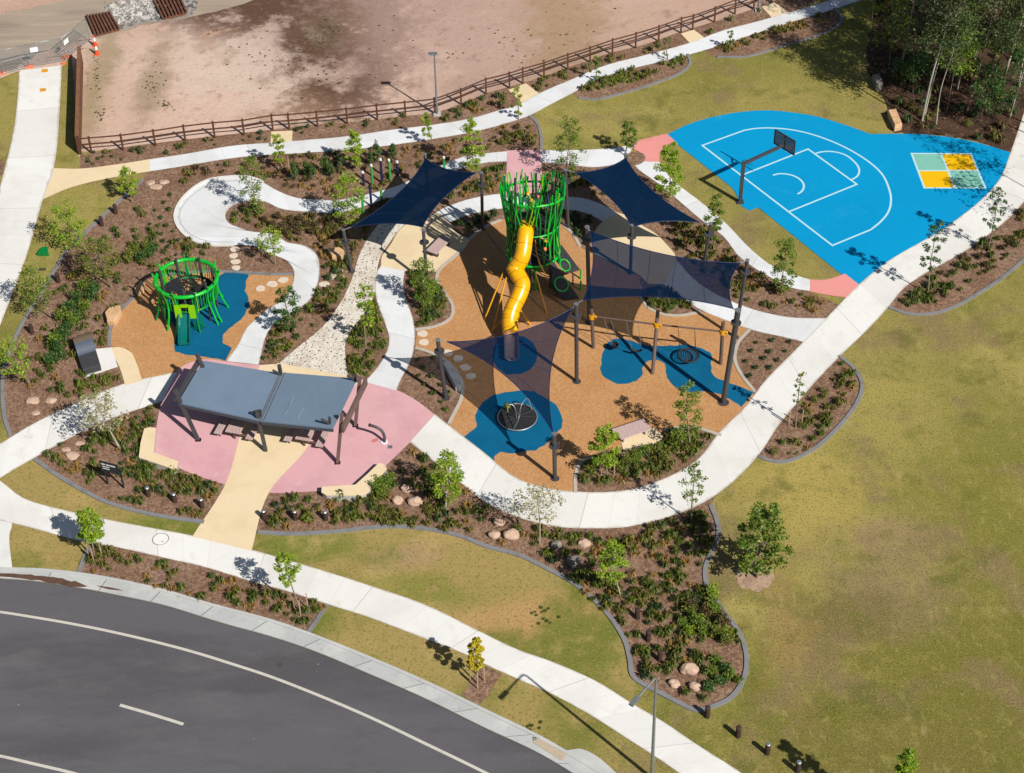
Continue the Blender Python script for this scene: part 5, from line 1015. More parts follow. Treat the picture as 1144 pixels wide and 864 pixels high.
sheet('water_stain', [(416, 491), (421, 490), (423, 493), (420, 495), (415, 494.5)], 0.034, mat('rust_stain', C(206, 130, 122)), wob=.1)
# green hatch, pit lid, manhole, tactile squares
p = G(49, 283); b = B(); b.prism([(p.x - .34, p.y - .3), (p.x + .4, p.y - .34), (p.x + .2, p.y + .36), (p.x - .16, p.y + .34)], 0, .25); single('irrigation_cover', b, M_DGREEN, p, 'green plastic irrigation cover on the left grass strip', 'cover')
p = G(47, 301.5); b = B(); b.prism([(p.x - .24, p.y - .1), (p.x + .24, p.y - .1), (p.x + .24, p.y + .1), (p.x - .24, p.y + .1)], 0, .04); single('pit_lid', b, M_STEEL, p, 'small dark rectangular pit lid in the left grass strip', 'pit lid')
p = G(179.5, 603); mh = thing('manhole', 'round concrete manhole cover set in the lower footpath', 'manhole', p)
b = B(); b.disc(p + ZV * .04, .40, .014, 36); part('lid', b, mat('lid_concrete', C(246, 245, 240), rough=.85), mh)
b = B(); b.ring(p + ZV * .044, .43, .016, (0, 0, 1), 40, 4); part('frame', b, M_STEEL, mh)
b = B(); b.box(p + Vector((.12, -.2, .05)), (.06, .06, .012)); part('lifting_slot', b, M_BLACK, mh)
for (x, y, m, nm) in ((50, 79.5, M_YLEG, 'yellow'), (49, 89.7, M_WHITE, 'white'), (48, 101, M_YLEG, 'yellow')):
    sheet('path_marking', [(x - 3.4, y - 1.6), (x + 3.6, y - 2), (x + 3.2, y + 1.6), (x - 3.6, y + 2)], .037, m, corner=20)
# bollards
def bollard(px, label, group, capm=None, h=0.62):
    p = G(*px); COVER.append(np.array([(p.x + math.cos(k) * .3, p.y - .12 + math.sin(k) * .35) for k in (0, 1.05, 2.1, 3.14, 4.19, 5.24)])); t = thing('bollard', label, 'bollard', p, group); b = B(); b.tube([p, p + ZV * h], [.14, .13], 10, smooth=False); part('shaft', b, M_BOLL, t)
    b = B(); b.tube([p + ZV * h, p + ZV * (h + .05)], [.135, .09], 10, smooth=False); part('cap', b, capm or M_BOLL, t)
for i, px in enumerate(((166, 554), (195.5, 561), (226, 567))): bollard(px, f'grey capped bollard, {["left", "middle", "right"][i]} of three left of the entry path', 'bollards left of the sand coloured entry path', M_GALV)
for i, px in enumerate(((295.5, 580), (330, 580.5), (364, 581))): bollard(px, f'grey capped bollard, {["left", "middle", "right"][i]} of three right of the entry path', 'bollards right of the sand coloured entry path', M_GALV)
for i, px in enumerate(((129.5, 239), (114, 252.5), (77.5, 298.5), (65.5, 315.5), (36, 373))): bollard(px, f'dark timber bollard along the left bed edging, {ordn(i)} from the top', 'bollards along the left bed edging', None, .7)
for i, px in enumerate(((712, 691), (724, 716), (737, 738))): bollard(px, f'dark timber bollard at the lawn tip of the bed, {["upper", "middle", "lower"][i]} of three', 'bollards in the bed tip', None, .7)
for i, px in enumerate(((790, 801), (824.5, 823), (857, 842), (891, 862))): bollard(px, f'dark timber bollard on the lower right lawn, {ordn(i)} from the left', 'bollards across the lower right lawn', M_GALV if i > 1 else None, .72)
# coloured poles along the upper path
M_FGREEN = mat('faded_green_paint', C(64, 158, 72), rough=.5)
for (px, h, m, lab) in (((406.4, 207.6), 14, M_BPOLE, 'short navy pole, leftmost of the upper row'), ((416.5, 208), 22, M_FGREEN, 'green pole, second in the upper row'), ((427, 204.6), 25, M_BPOLE, 'tall navy pole, third in the upper row'), ((436, 201.6), 21.5, M_FGREEN, 'green pole, fourth in the upper row'), ((444.6, 196), 14, M_BPOLE, 'navy pole, right end of the upper row'), ((496.5, 190), 13, M_FGREEN, 'green pole behind the far edge of the upper left sail'), ((406, 238.8), 21, M_FGREEN, 'green pole below the path beside the bushy tree'), ((415, 231), 20, M_BPOLE, 'navy pole at the lower path edge'), ((426.5, 224.6), 10, M_FGREEN, 'green pole at the shaded edge of the path')):
    p = G(*px); t = thing('sensory_pole', lab, 'pole', p, 'coloured poles along the upper path'); hh = h / 13.7
    b = B(); b.tube([p, p + ZV * hh], .085, 10); part('shaft', b, m, t)
    b = B(); b.tube([p + ZV * hh, p + ZV * (hh + .12)], .088, 10); part('cap', b, M_WHITE if px[1] < 209 else m, t)

# boulders and stepping stones
BO = [((168, 205), .5, M_ROCK, 'flat tan boulder, left of three by the sand coloured path'), ((183.5, 204), .5, M_ROCK, 'flat tan boulder, right of three by the sand coloured path'), ((175, 210), .6, M_ROCK, 'flat tan boulder, lowest of three by the sand coloured path'),
 ((37, 448), .6, M_ROCK, 'larger tan boulder, left of three in the lower left bed'), ((57, 448), .48, M_ROCK, 'tan boulder, right of three in the lower left bed'), ((39, 462), .42, M_ROCK, 'tan boulder, lowest of three in the lower left bed'),
 ((90, 496), .42, M_ROCK, 'tan boulder, right of three below the left path'), ((73.5, 503), .38, M_ROCK, 'small tan boulder, left of three below the left path'), ((81, 510), .65, M_ROCK, 'largest of three tan boulders below the left path'),
 ((454.5, 548), .46, M_ROCK, 'upper of three boulders right of the right seat wall'), ((444, 561), .46, M_ROCK, 'left of three boulders right of the right seat wall'), ((464, 562), .6, M_ROCK, 'largest of three boulders right of the right seat wall'),
 ((557, 585), .48, M_ROCK, 'upper of three boulders below the curved path'), ((551.5, 599), .52, M_ROCK, 'left of three boulders below the curved path'), ((571, 600), .62, M_ROCK, 'right of three boulders below the curved path'),
 ((652, 609), .52, M_ROCK, 'tan boulder between grey boulders in the bed'), ((623, 611), .5, M_GROCK, 'grey boulder right of the pale sparse tree'), ((641, 629), .6, M_GROCK, 'larger grey boulder below the tan one in the bed'),
 ((769, 750), .66, M_ROCK, 'largest of three boulders at the tip of the bed'), ((753, 765), .45, M_ROCK, 'left of three boulders at the tip of the bed'), ((776, 769), .48, M_ROCK, 'right of three boulders at the tip of the bed')]
for i, (px, s, m, lab) in enumerate(BO):
    p = G(*px); b = B(); fl = .3 if px[1] < 520 else .8; COVER.append(np.array([(p.x + math.cos(k) * s * .75, p.y - .15 + math.sin(k) * s * .85) for k in (0, 1.05, 2.1, 3.14, 4.19, 5.24)])); s *= .62; b.rock(p + ZV * s * fl * .42, (s * 1.05, s * .85, s * fl), i + 11, sub=3); single('boulder', b, m, p, lab, 'boulder', 'boulders in the garden beds')
ST = [((262, 279), 'first of four flat stones below the ride track'), ((261, 286.5), 'second of four flat stones below the ride track'), ((263, 293), 'third of four flat stones below the ride track'), ((263.7, 300), 'fourth of four flat stones below the ride track'),
 ((291, 322.7), 'left of three flat stones on the small orange surface'), ((304, 318.2), 'middle of three flat stones on the small orange surface'), ((316, 313.5), 'right of three flat stones on the small orange surface'),
 ((378, 303), 'upper of four flat stones left of the pebble creek'), ((370.5, 309.8), 'left middle of four flat stones left of the pebble creek'), ((379.7, 311), 'right middle of four flat stones left of the pebble creek'), ((362.5, 318.3), 'lowest of four flat stones left of the pebble creek'),
 ((472, 373.6), 'upper flat stone where the rubber meets the middle path'), ((473, 383), 'lower flat stone where the rubber meets the middle path'),
 ((500, 395), 'first of four flat stones in the sail shade'), ((512, 401.3), 'second of four flat stones in the sail shade'), ((519.5, 411), 'third of four flat stones in the sail shade'), ((526, 421), 'last of four flat stones in the sail shade')]
for i, (px, lab) in enumerate(ST):
    p = G(*px); rr = random.Random(i); s = .3 if px[1] > 300 else .27; b = B(); ps = []
    for k in range(9):
        a = k * 2 * math.pi / 9; r = s * rr.uniform(.8, 1.12); ps.append((p.x + math.cos(a) * r * 1.15, p.y + math.sin(a) * r))
    b.prism(ps, 0, .055); single('stepping_stone', b, M_WSTONE, p, 'pale stepping stone, ' + lab, 'stepping stone', 'pale stepping stones')

# ------------------------------------------------------------------ trees
def crown_leaves(b, c, rr, n, L, rnd, up=0.35, tz=0.0):
    for _ in range(n):
        v = Vector((rnd.gauss(0, 1), rnd.gauss(0, 1), rnd.gauss(0, 1))).normalized() * (rnd.random() ** 0.45)
        p = c + Vector((v.x * rr[0], v.y * rr[1], v.z * rr[2]))
        d = Vector((rnd.gauss(0, 1), rnd.gauss(0, 1), rnd.gauss(0, .6) - .25)); nn = Vector((rnd.gauss(0, .6), rnd.gauss(0, .6), 1))
        s = L * rnd.uniform(.65, 1.3); b.leaf(p, d, nn, s, s * .5, min(1, max(0, tz + rnd.uniform(0, 1) * .8 + .1)))
def tree(base, c, rx, ry, kind, label, dens=1.0, leaf=0.2, bark=None, stakes=0, ncl=22, name='young_tree', group='young trees in the garden beds', seed=0, r0=0.05, spread=1.0):
    rnd = random.Random(seed * 77 + 5); g = G(*base); C_ = atY(c[0], c[1], g.y); s = pxm(C_)
    th_ = math.atan2(CH, g.y); bx = rx / s; st, ct2 = math.sin(th_), math.cos(th_)
    az_ = math.sqrt(max((ry / s) ** 2 - (bx * st) ** 2, (0.45 * bx) ** 2)) / ct2; az_ = min(az_, C_.z * 0.92)
    t = thing(name, label, 'tree', g, group)
    bk = bark or M_BARK; tb = B()
    topz = C_ + Vector((0, 0, az_ * .75)); mid = g.lerp(C_, .55) + Vector((rnd.uniform(-.08, .08), rnd.uniform(-.08, .08), 0))
    tl = bez([g, mid, C_, topz], 5); nT = len(tl); tb.tube(tl, [r0 * (1 - .85 * i / (nT - 1)) for i in range(nT)], 7)
    cb = B(); cl = []
    for k in range(ncl):
        u = (k + rnd.random()) / ncl; zz = -0.95 + 1.9 * u                    # clusters spread from the crown's foot to its tip
        wr = math.sqrt(max(0.04, 1 - abs(zz * .92) ** 2.2)) * (1.0 if zz < 0 else 1 - .28 * zz)
        a = k * 2.4 + rnd.uniform(-.5, .5); rr_ = bx * wr * rnd.uniform(.35, .95) * spread
        p = C_ + Vector((math.cos(a) * rr_, math.sin(a) * rr_, zz * az_)); cl.append(p)
        f = min(max((C_.z + zz * az_ * .8 - bx * .35) / max(topz.z, .1), .18), .97); o = tl[int(f * (nT - 1))]
        tb.tube([o, o.lerp(p, .55) + Vector((0, 0, -.04)), p], [r0 * .32, r0 * .2, r0 * .08], 4, cap=False)
        cr_ = bx * rnd.uniform(.22, .42); nl = int(dens * rnd.uniform(30, 62) * (1.0 + bx * .5)); tz = rnd.uniform(-.22, .22)
        crown_leaves(cb, p, (cr_, cr_, cr_ * .7), nl, leaf, rnd, tz=tz)
    part('trunk', tb, bk, t); part('crown', cb, LV[kind], t)
    for k in range(stakes):
        a = k * 2.2 + .4; q_ = g + Vector((math.cos(a) * .4, math.sin(a) * .35, 0)); b = B(); b.box(q_ + ZV * .6, (.05, .05, 1.2)); part('stake', b, M_STAKE, t)
    return t
TREES = [
 ((148, 226), (142, 203), 13, 16, 'bright', 'young tree at the lawn corner beside the sand coloured path', dict(dens=.9)),
 ((97, 281), (76, 251), 25, 27, 'bright', 'spreading leaning tree, uppermost of three along the left edging', dict(ncl=34, dens=.62, leaf=.15)),
 ((124.6, 322), (110, 286), 24, 23, 'olive', 'spreading tree in the left bed above the dark shrub row', dict(ncl=32, dens=.62, leaf=.15)),
 ((57.7, 356), (39, 320), 23, 26, 'mid', 'spreading tree leaning over the wide left path', dict(ncl=32, dens=.62, leaf=.15)),
 ((35, 432), (16, 398), 19, 22, 'bright', 'spreading tree cut by the left picture edge', dict(ncl=28, dens=.62, leaf=.15)),
 ((135, 503), (112, 459), 29, 26, 'pale', 'pale sparse tree over the left path near the sign', dict(dens=.42, ncl=30, bark=M_BARKW, leaf=.17, r0=.07)),
 ((106, 625), (99, 586), 17, 18, 'bright', 'round dense bright tree beside the lower path at left', dict(dens=1.6, ncl=26, stakes=3)),
 ((336, 683), (320, 636), 15, 18, 'bright', 'young tree leaning over the lower path above the kerb bed', dict(dens=.8, stakes=3)),
 ((533, 764), (531.5, 731), 11, 18, 'yellow', 'small yellow leaved tree in the square verge pit', dict(dens=1.4, stakes=3)),
 ((497.7, 568.6), (500, 531), 22, 27, 'bright', 'leafy bright tree between boulders and the curved path', dict(dens=1.1, ncl=30, bark=M_BARKW, r0=.07)),
 ((603, 608), (601, 562), 29, 23, 'pale', 'pale sparse tree over the lowest bend of the curved path', dict(dens=.34, ncl=30, bark=M_BARKW, leaf=.16)),
 ((694, 668), (684.6, 627), 18, 25, 'bright', 'bright tree in the middle of the large lower bed', dict(dens=1.1, ncl=26, bark=M_BARKW)),
 ((772, 583), (775, 539), 16, 24, 'mid', 'thin open tree where the curved path meets the large lawn', dict(dens=.4, ncl=22)),
 ((679, 533), (676, 499), 18, 24, 'bright', 'dense bright tree left of the slatted bench island', dict(dens=1.3, ncl=26, stakes=2)),
 ((771, 499), (767, 459), 17, 31, 'mid', 'tall narrow tree at the right end of the bench island', dict(dens=.95, ncl=26)),
 ((846, 645), (851, 601), 26, 37, 'mid', 'big dense bushy tree standing alone on the right lawn', dict(dens=.95, ncl=40, r0=.1, leaf=.21, spread=1.3)),
 ((888.6, 478), (893, 434), 8, 20, 'mid', 'thin wispy tree in the crescent bed at the lawn', dict(dens=.32, ncl=14, stakes=2)),
 ((1037, 328.5), (1043, 275), 12, 28, 'dark', 'slim tree by the right path, left of the pair by the court', dict(dens=.65, ncl=22)),
 ((1103.6, 281), (1113, 234), 12, 25, 'dark', 'slim tree by the right path near the four square court', dict(dens=.55, ncl=20)),
 ((873, 331), (876, 296), 16, 31, 'mid', 'leafy tree near the coral path end below the court', dict(dens=1.1, ncl=26)),
 ((797, 281), (799, 243), 12, 26, 'mid', 'narrow tree behind the short sail post by the curved path', dict(dens=1.1, ncl=22)),
 ((748, 226), (748, 190), 16, 29, 'bright', 'full leafy tree on the lawn side below the coral path', dict(dens=1.5, ncl=30)),
 ((697.7, 174), (703, 151), 12, 15, 'mid', 'small tree in the round mulch island by the coral path', dict(dens=1.0, ncl=18)),
 ((632, 200), (636, 160), 18, 29, 'mid', 'tall tree right of the pink strip behind the tower', dict(dens=.85, ncl=28)),
 ((579, 134), (578, 113), 7, 17, 'bright', 'slim young tree beside the middle sand coloured stub path', dict(dens=.7, ncl=14)),
 ((668, 92), (666, 76), 7, 14, 'mid', 'slim young tree at the left end of the upper lawn bed', dict(dens=.5, ncl=13)),
 ((746, 67), (744, 52), 7, 12, 'mid', 'wispy young tree beside its looped shadow on the back path', dict(dens=.3, ncl=11)),
 ((818, 56), (816, 44), 6, 10, 'mid', 'small young tree in the uppermost lawn bed', dict(dens=.5, ncl=11)),
 ((484, 163), (477, 140), 7, 14, 'bright', 'small slim tree between back path and upper left sail', dict(dens=.9, ncl=15)),
 ((526, 200), (527, 162), 14, 29, 'bright', 'full tree left of the pink strip behind the left sail tip', dict(dens=1.3, ncl=28)),
 ((396, 192), (396, 166), 12, 20, 'bright', 'bushy tree beside the back path left of the coloured poles', dict(dens=1.4, ncl=24)),
 ((317, 192), (310, 165), 9, 16, 'bright', 'pale green conical tree by the first sand stub path', dict(dens=.9, ncl=18, stakes=2)),
 ((289, 240), (282, 206), 16, 33, 'mid', 'tall open tree inside the loop of the ride track', dict(dens=.65, ncl=30)),
 ((386, 255), (388, 222), 19, 28, 'bright', 'bushy tree over the ride track left of the sail', dict(dens=.9, ncl=30)),
 ((307.5, 296), (302, 268), 17, 16, 'bright', 'low spreading tree over the lower limb of the ride track', dict(dens=.6, ncl=22)),
 ((332, 376), (320, 344), 16, 23, 'dark', 'grey green tree beside the ride track above the shelter', dict(dens=.95, ncl=26)),
 ((408.5, 389), (408, 341), 12, 25, 'bright', 'slender tree between the pebble creek and middle path', dict(dens=.75, ncl=24)),
 ((476.7, 347), (473, 315), 17, 26, 'mid', 'bushy tree in front of the slatted platform bench', dict(dens=1.0, ncl=28)),
 ((1013, 930), (1011, 860), 14, 22, 'bright', 'leafy tree tip cut by the bottom edge of the picture', dict(dens=1.2, ncl=30)),
]
for i, (bs_, c_, rx, ry, kd, lab, kw) in enumerate(TREES):
    kw = dict(kw); kw.setdefault('leaf', .15); tree(bs_, c_, rx, ry, kd, lab, seed=i + 1, **kw)

# eucalypts of the forest edge
def gum(base, H, kind, label, seed, bark, lean=(0, 0), cr=1.8, dens=1.0, low=.45, r0=.16, ncl=20):
    rnd = random.Random(seed * 31 + 3); g = G(*base); t = thing('gum_tree', label, 'tree', g, 'tall gum trees of the forest edge')
    tip = g + Vector((lean[0], lean[1], H)); tl = bez([g, g.lerp(tip, .3) + Vector((rnd.uniform(-.2, .2), rnd.uniform(-.2, .2), 0)), g.lerp(tip, .65) + Vector((rnd.uniform(-.3, .3), rnd.uniform(-.3, .3), 0)), tip], 6); n = len(tl)
    tb = B(); tb.tube(tl, [r0 * (1 - .85 * i / (n - 1)) for i in range(n)], 9); cb = B()
    for k in range(ncl):
        u = low + (1 - low) * (k + rnd.random()) / ncl; o = tl[min(n - 1, int(u * (n - 1)))]; a = k * 2.4 + rnd.uniform(-.6, .6)
        L = cr * rnd.uniform(.4, 1.0) * (1.15 - .5 * (u - low) / (1 - low)); p = o + Vector((math.cos(a) * L, math.sin(a) * L, L * rnd.uniform(.2, .8)))
        tb.tube([o, o.lerp(p, .5) + Vector((0, 0, .1)), p], [r0 * .3, r0 * .2, r0 * .08], 5, cap=False)
        for m in range(3):
            c_ = p + Vector((rnd.gauss(0, .5), rnd.gauss(0, .5), rnd.gauss(0, .45))); r_ = rnd.uniform(.4, .8)
            crown_leaves(cb, c_, (r_, r_, r_ * .8), int(84 * dens * rnd.uniform(.6, 1.3)), .17, rnd, tz=rnd.uniform(-.25, .2))
    part('trunk', tb, bark, t); part('crown', cb, LV[kind], t)
GUMS = [((1008, 69), 14, 'gumg', 'tall pale trunked gum at the left forest edge', M_BARKW, (.6, 0), 1.9, .9, .55, .17), ((1029.5, 138), 12.5, 'gum', 'pale trunked gum nearest the court, leading the forest', M_BARKW, (.8, .3), 1.8, 1.1, .42, .17),
 ((1032, 135), 10.5, 'gum', 'second thinner stem rising beside the leading pale gum', M_BARKW, (1.2, .5), 1.4, .8, .5, .11), ((1046, 139), 9.5, 'gumg', 'thin gum right of the leading pale gum', M_BARKW, (.5, .3), 1.3, .8, .5, .1),
 ((1069.5, 101), 12, 'gum', 'slim gum in the middle of the forest edge', M_BARKW, (.5, 0), 1.7, .9, .5, .13), ((1080, 126), 13, 'gum', 'forked grey gum above the four square court', M_BARK, (1.4, .2), 2.0, 1.0, .48, .14),
 ((1121, 87.5), 15, 'gum', 'thick pale gum leaning right near the picture edge', M_BARKW, (1.2, 0), 2.0, .8, .6, .2), ((1128, 132), 13, 'gumg', 'slim gum closest to the right picture edge', M_BARKW, (1.2, .2), 1.7, .7, .6, .13),
 ((1062, 32), 14, 'gumg', 'dark trunked gum at the top of the forest', M_BARKD, (0, 0), 2.0, .8, .5, .3), ((997, 46), 6.0, 'bright', 'short bright green tree at the back lawn corner', M_BARK, (0, 0), 1.5, 1.5, .25, .1),
 ((974, 22), 8, 'gumg', 'leafy tree at the top beside the back path', M_BARK, (0, 0), 1.9, 1.2, .3, .13), ((993, 78), 4.2, 'olive', 'small pale shrub-like tree behind the grey stone block', M_BARK, (0, 0), .9, .8, .35, .06),
 ((1058, 122), 6.5, 'bright', 'young bright green tree under the leading gums', M_BARK, (.2, 0), 1.1, .9, .45, .07), ((1100, 108), 8.5, 'dark', 'dark leafy tree in the right of the forest', M_BARKD, (.2, 0), 1.7, 1.1, .35, .1),
 ((1088, 66), 11, 'gum', 'grey green gum filling the upper middle of the forest', M_BARK, (.4, 0), 2.0, 1.0, .35, .15), ((1030, 70), 10, 'gum', 'grey green gum between the two tall pale gums', M_BARK, (0, 0), 1.6, .9, .45, .12),
 ((1140, 40), 12, 'gumg', 'leafy gum in the top right picture corner', M_BARK, (0, 0), 2.0, 1.0, .35, .15), ((1015, 100), 3.2, 'dark', 'low dark sapling near the weathered grey block', M_BARKD, (0, 0), .8, .9, .3, .05), ((1105, 145), 4.0, 'dark', 'dark sapling beside the path at the forest corner', M_BARKD, (0, 0), .9, .9, .3, .05), ((1110, 30), 13, 'gum', 'tall gum behind the thick leaning gum', M_BARKW, (0, 0), 1.9, .9, .4, .16),
 ((1095, 132), 12, 'gum', 'thin dark gum between the forked gum and the path', M_BARKD, (.5, 0), 1.5, .9, .5, .12), ((1060, 88), 13, 'gumg', 'thin gum behind the slim middle gum', M_BARK, (.3, 0), 1.6, .9, .5, .12), ((1020, 112), 9, 'gum', 'thin leaning stem left of the leading pale gum', M_BARKD, (-.6, .2), 1.4, .9, .5, .09),
 ((1075, 60), 12, 'gum', 'grey stemmed gum behind the forked gum', M_BARK, (.2, 0), 1.9, 1.0, .4, .14), ((1138, 95), 14, 'gum', 'tall gum right of the thick leaning gum', M_BARKW, (.4, 0), 1.7, .9, .5, .14), ((1045, 50), 13, 'gumg', 'tall gum just left of the dark trunked gum', M_BARK, (0, 0), 2.0, 1.0, .4, .14),
 ((1150, 140), 12, 'gumg', 'gum beyond the right picture edge beside the path', M_BARKW, (-.3, 0), 1.9, 1.0, .4, .14), ((1085, 100), 5.0, 'dark', 'dark understorey sapling in the forest middle', M_BARKD, (0, 0), 1.2, 1.0, .25, .06), ((1040, 95), 5.0, 'dark', 'dark understorey sapling behind the leading pale gum', M_BARKD, (0, 0), 1.3, 1.0, .25, .06), ((1125, 110), 5.5, 'dark', 'dark understorey sapling near the right picture edge', M_BARKD, (0, 0), 1.3, 1.0, .25, .06),
 ((1168, 258), 6.4, 'gumg', 'tree beyond the right picture edge shading the four square court', M_BARK, (0, 0), .9, .45, .5, .08), ((1206, 240), 10, 'gum', 'gum beyond the right picture edge shading the court end', M_BARKW, (0, 0), 1.4, .45, .55, .12), ((1190, 170), 12, 'gum', 'gum beyond the right picture edge shading the path', M_BARKW, (0, 0), 2.0, .9, .5, .14),
 ((1000, 20), 11, 'gumg', 'tall leafy gum behind the short bright corner tree', M_BARK, (0, 0), 2.0, 1.0, .35, .14), ((1160, 80), 13, 'gum', 'gum outside the right picture edge casting shade', M_BARKW, (0, 0), 2.0, 1.0, .4, .14)]
for i, (bs_, H, kd, lab, bk, ln, cr_, dn, lw, r0) in enumerate(GUMS): gum(bs_, H, kd, lab, i + 1, bk, ln, cr_, dn * .7, min(.68, lw + .08), r0 * .5, 20 if H > 7 else 10)

# ------------------------------------------------------------------ shrubs
def shrub_mesh(seed, w, h, n, leaf, kind):
    rnd = random.Random(seed); cb = B(); tb = B()
    for k in range(9):
        a = k * 2.4; r = w * rnd.uniform(.1, .62); p = Vector((math.cos(a) * r, math.sin(a) * r, h * rnd.uniform(.25, .82)))
        tb.tube([Vector((0, 0, 0)), p], [.025, .01], 4, cap=False)
        crown_leaves(cb, p, (w * .42, w * .42, h * .24), n // 9, leaf, rnd, tz=rnd.uniform(-.2, .2))
    for k in range(n // 8):                                              # a skirt of leaves down to the soil
        a = rnd.random() * 6.28; p = Vector((math.cos(a) * w * rnd.uniform(.3, .8), math.sin(a) * w * rnd.uniform(.3, .8), rnd.uniform(.04, h * .3)))
        cb.leaf(p, Vector((math.cos(a), math.sin(a), .6)), Vector((0, 0, 1)), leaf, leaf * .5, rnd.random())
    o = (0, 0, 0); return cb.mesh('foliage', o), tb.mesh('stems', o), kind
def place_shrub(ms, px, sc, label, group, cat='shrub', name='shrub'):
    g = G(*px); t = thing(name, label, cat, g, group); t.rotation_euler = (0, 0, RNG.random() * 6.28)
    for nm, me, m in (('foliage', ms[0], LV[ms[2]]), ('stems', ms[1], M_BARK)):
        o = bpy.data.objects.new(nm, me); COL.objects.link(o); o.parent = t
        if not me.materials: me.materials.append(m)
    t.scale = (sc, sc, sc * RNG.uniform(.85, 1.1)); return t
COLM = [shrub_mesh(40 + i, .42, 1.75, 330, .16, 'dark') for i in range(3)]
for i, (px, sc, lab) in enumerate((((330, 202), 1.0, 'first dark columnar shrub from the left below the back path'), ((343, 198), .9, 'second dark columnar shrub from the left below the back path'), ((350, 201), .9, 'third dark columnar shrub from the left below the back path'), ((363, 195), .9, 'fourth dark columnar shrub from the left below the back path'), ((369.5, 198), .85, 'fifth dark columnar shrub from the left below the back path'), ((414, 185), .8, 'dark columnar shrub just left above the coloured poles'), ((423, 182), .95, 'middle dark columnar shrub above the coloured poles'), ((439, 178), .95, 'right dark columnar shrub above the coloured poles'), ((381, 190), .8, 'dark columnar shrub left of the bushy tree'))):
    place_shrub(COLM[i % 3], px, sc, lab, 'columnar shrubs below the back path', name='columnar_shrub')
ROUND = {k: [shrub_mesh(60 + i, .62, .95, 260, .17, k) for i in range(2)] for k in ('dark', 'mid', 'olive', 'bright', 'bronze')}
WS = [(94, 325), (106, 328), (86, 339), (96, 349), (105, 336), (79, 350), (69, 359), (87, 360), (76, 373), (63, 385), (69, 402), (58, 408), (82, 366), (72, 381), (66, 394)]
for i, px in enumerate(WS): place_shrub(ROUND['dark' if i % 3 else 'mid'][i % 2], px, 1.05, 'dense dark green shrub in the row left of the small tower', 'shrub row left of the small tower')
for i, px in enumerate(((164, 281), (172, 282), (145, 293), (158, 293), (152, 287), (167, 289))): place_shrub(ROUND['dark' if i % 2 else 'olive'][i % 2], px, .95, 'dark shrub in the clump above the small green tower', 'shrub clump above the small tower')
for i, px in enumerate(((788, 668), (797, 676), (779, 684), (792, 690), (804, 690), (783, 700), (797, 703), (808, 702), (775, 712), (790, 716), (802, 715), (780, 676), (812, 711), (770, 703))): place_shrub(ROUND[('bright', 'mid', 'olive', 'bronze')[i % 4]][i % 2], (px[0] + RNG.uniform(-9, 9), px[1] + RNG.uniform(-7, 9)), RNG.uniform(.6, 1.0), 'leafy green shrub massed at the lawn tip of the large bed', 'shrub mass at the bed tip')
for i, px in enumerate(((800, 742), (810, 751), (796, 756), (805, 765), (816, 758), (792, 772))): place_shrub(ROUND['dark' if i % 2 else 'mid'][i % 2], px, .75, 'low dark shrub right of the boulders at the bed tip', 'low shrubs beside the tip boulders')
for i, px in enumerate(((420, 552), (428, 556), (433, 546), (436, 540), (424, 544))): place_shrub(ROUND['mid'][i % 2], px, .85, 'green shrub beside the right seat wall', 'shrubs behind the right seat wall')
for i in range(26):
    row, k = divmod(i, 9); px = (298 + k * 13 + row * 5 + RNG.uniform(-2, 2), 247 + row * 7.5 + RNG.uniform(-1.5, 1.5) - (k * .9 if k > 5 else 0))
    if px[0] < 384: place_shrub(ROUND['bronze'][i % 2], px, .62, 'bronze dome shrub in the bed below the ride track', 'bronze shrubs below the ride track')
for i, px in enumerate(((464, 320), (468, 334), (480, 338), (488, 330), (485, 322), (476, 326))): place_shrub(ROUND['mid'][i % 2], px, .8, 'green shrub under the bushy tree by the platform bench', 'shrubs by the platform bench')
for i, px in enumerate(((662, 530), (668, 522), (700, 520), (712, 516), (690, 527), (720, 508), (735, 505), (752, 500), (741, 515))): place_shrub(ROUND['mid' if i % 2 else 'olive'][i % 2], px, .8, 'green shrub in the planted island behind the slatted bench', 'shrubs behind the slatted bench')

# ------------------------------------------------------------------ strappy tussocks
def tuss_mesh(seed, R, H, n, wide=.05):
    rnd = random.Random(seed); b = B()
    for k in range(n):
        a = rnd.random() * 6.283; L = R * rnd.uniform(.5, 1.15); h = H * rnd.uniform(.5, 1.1); d = Vector((math.cos(a), math.sin(a), 0)); s = Vector((-d.y, d.x, 0)) * wide * rnd.uniform(.6, 1.3)
        p0 = d * .04; p1 = d * L * .5 + Vector((0, 0, h)); p2 = d * L + Vector((0, 0, h * rnd.uniform(.3, .8)))
        b.add([p0 - s * .5, p0 + s * .5, p1 + s * .6, p1 - s * .6, p2], [(0, 1, 2, 3), (3, 2, 4)], rnd.random())
    return b
TK = [('olive', .34, .36, 46), ('mid', .34, .38, 46), ('dark', .30, .34, 46), ('straw', .34, .26, 36), ('bright', .32, .34, 42), ('bronze', .34, .30, 40)]
TB = {(k, v): tuss_mesh(200 + 7 * i + v, R, H, n, .04) for i, (k, R, H, n) in enumerate(TK) for v in range(3)}
TM = {}
for key, b in TB.items():
    me = b.mesh('tussock', (0, 0, 0)); me.materials.append(LT[key[0]]); TM[key] = me
def inside(poly, x, y):
    n = len(poly); r = False; j = n - 1
    for i in range(n):
        xi, yi = poly[i]; xj, yj = poly[j]
        if (yi > y) != (yj > y) and x < (xj - xi) * (y - yi) / (yj - yi) + xi: r = not r
        j = i
    return r
CB = [(c, c[:, 0].min(), c[:, 0].max(), c[:, 1].min(), c[:, 1].max()) for c in COVER]
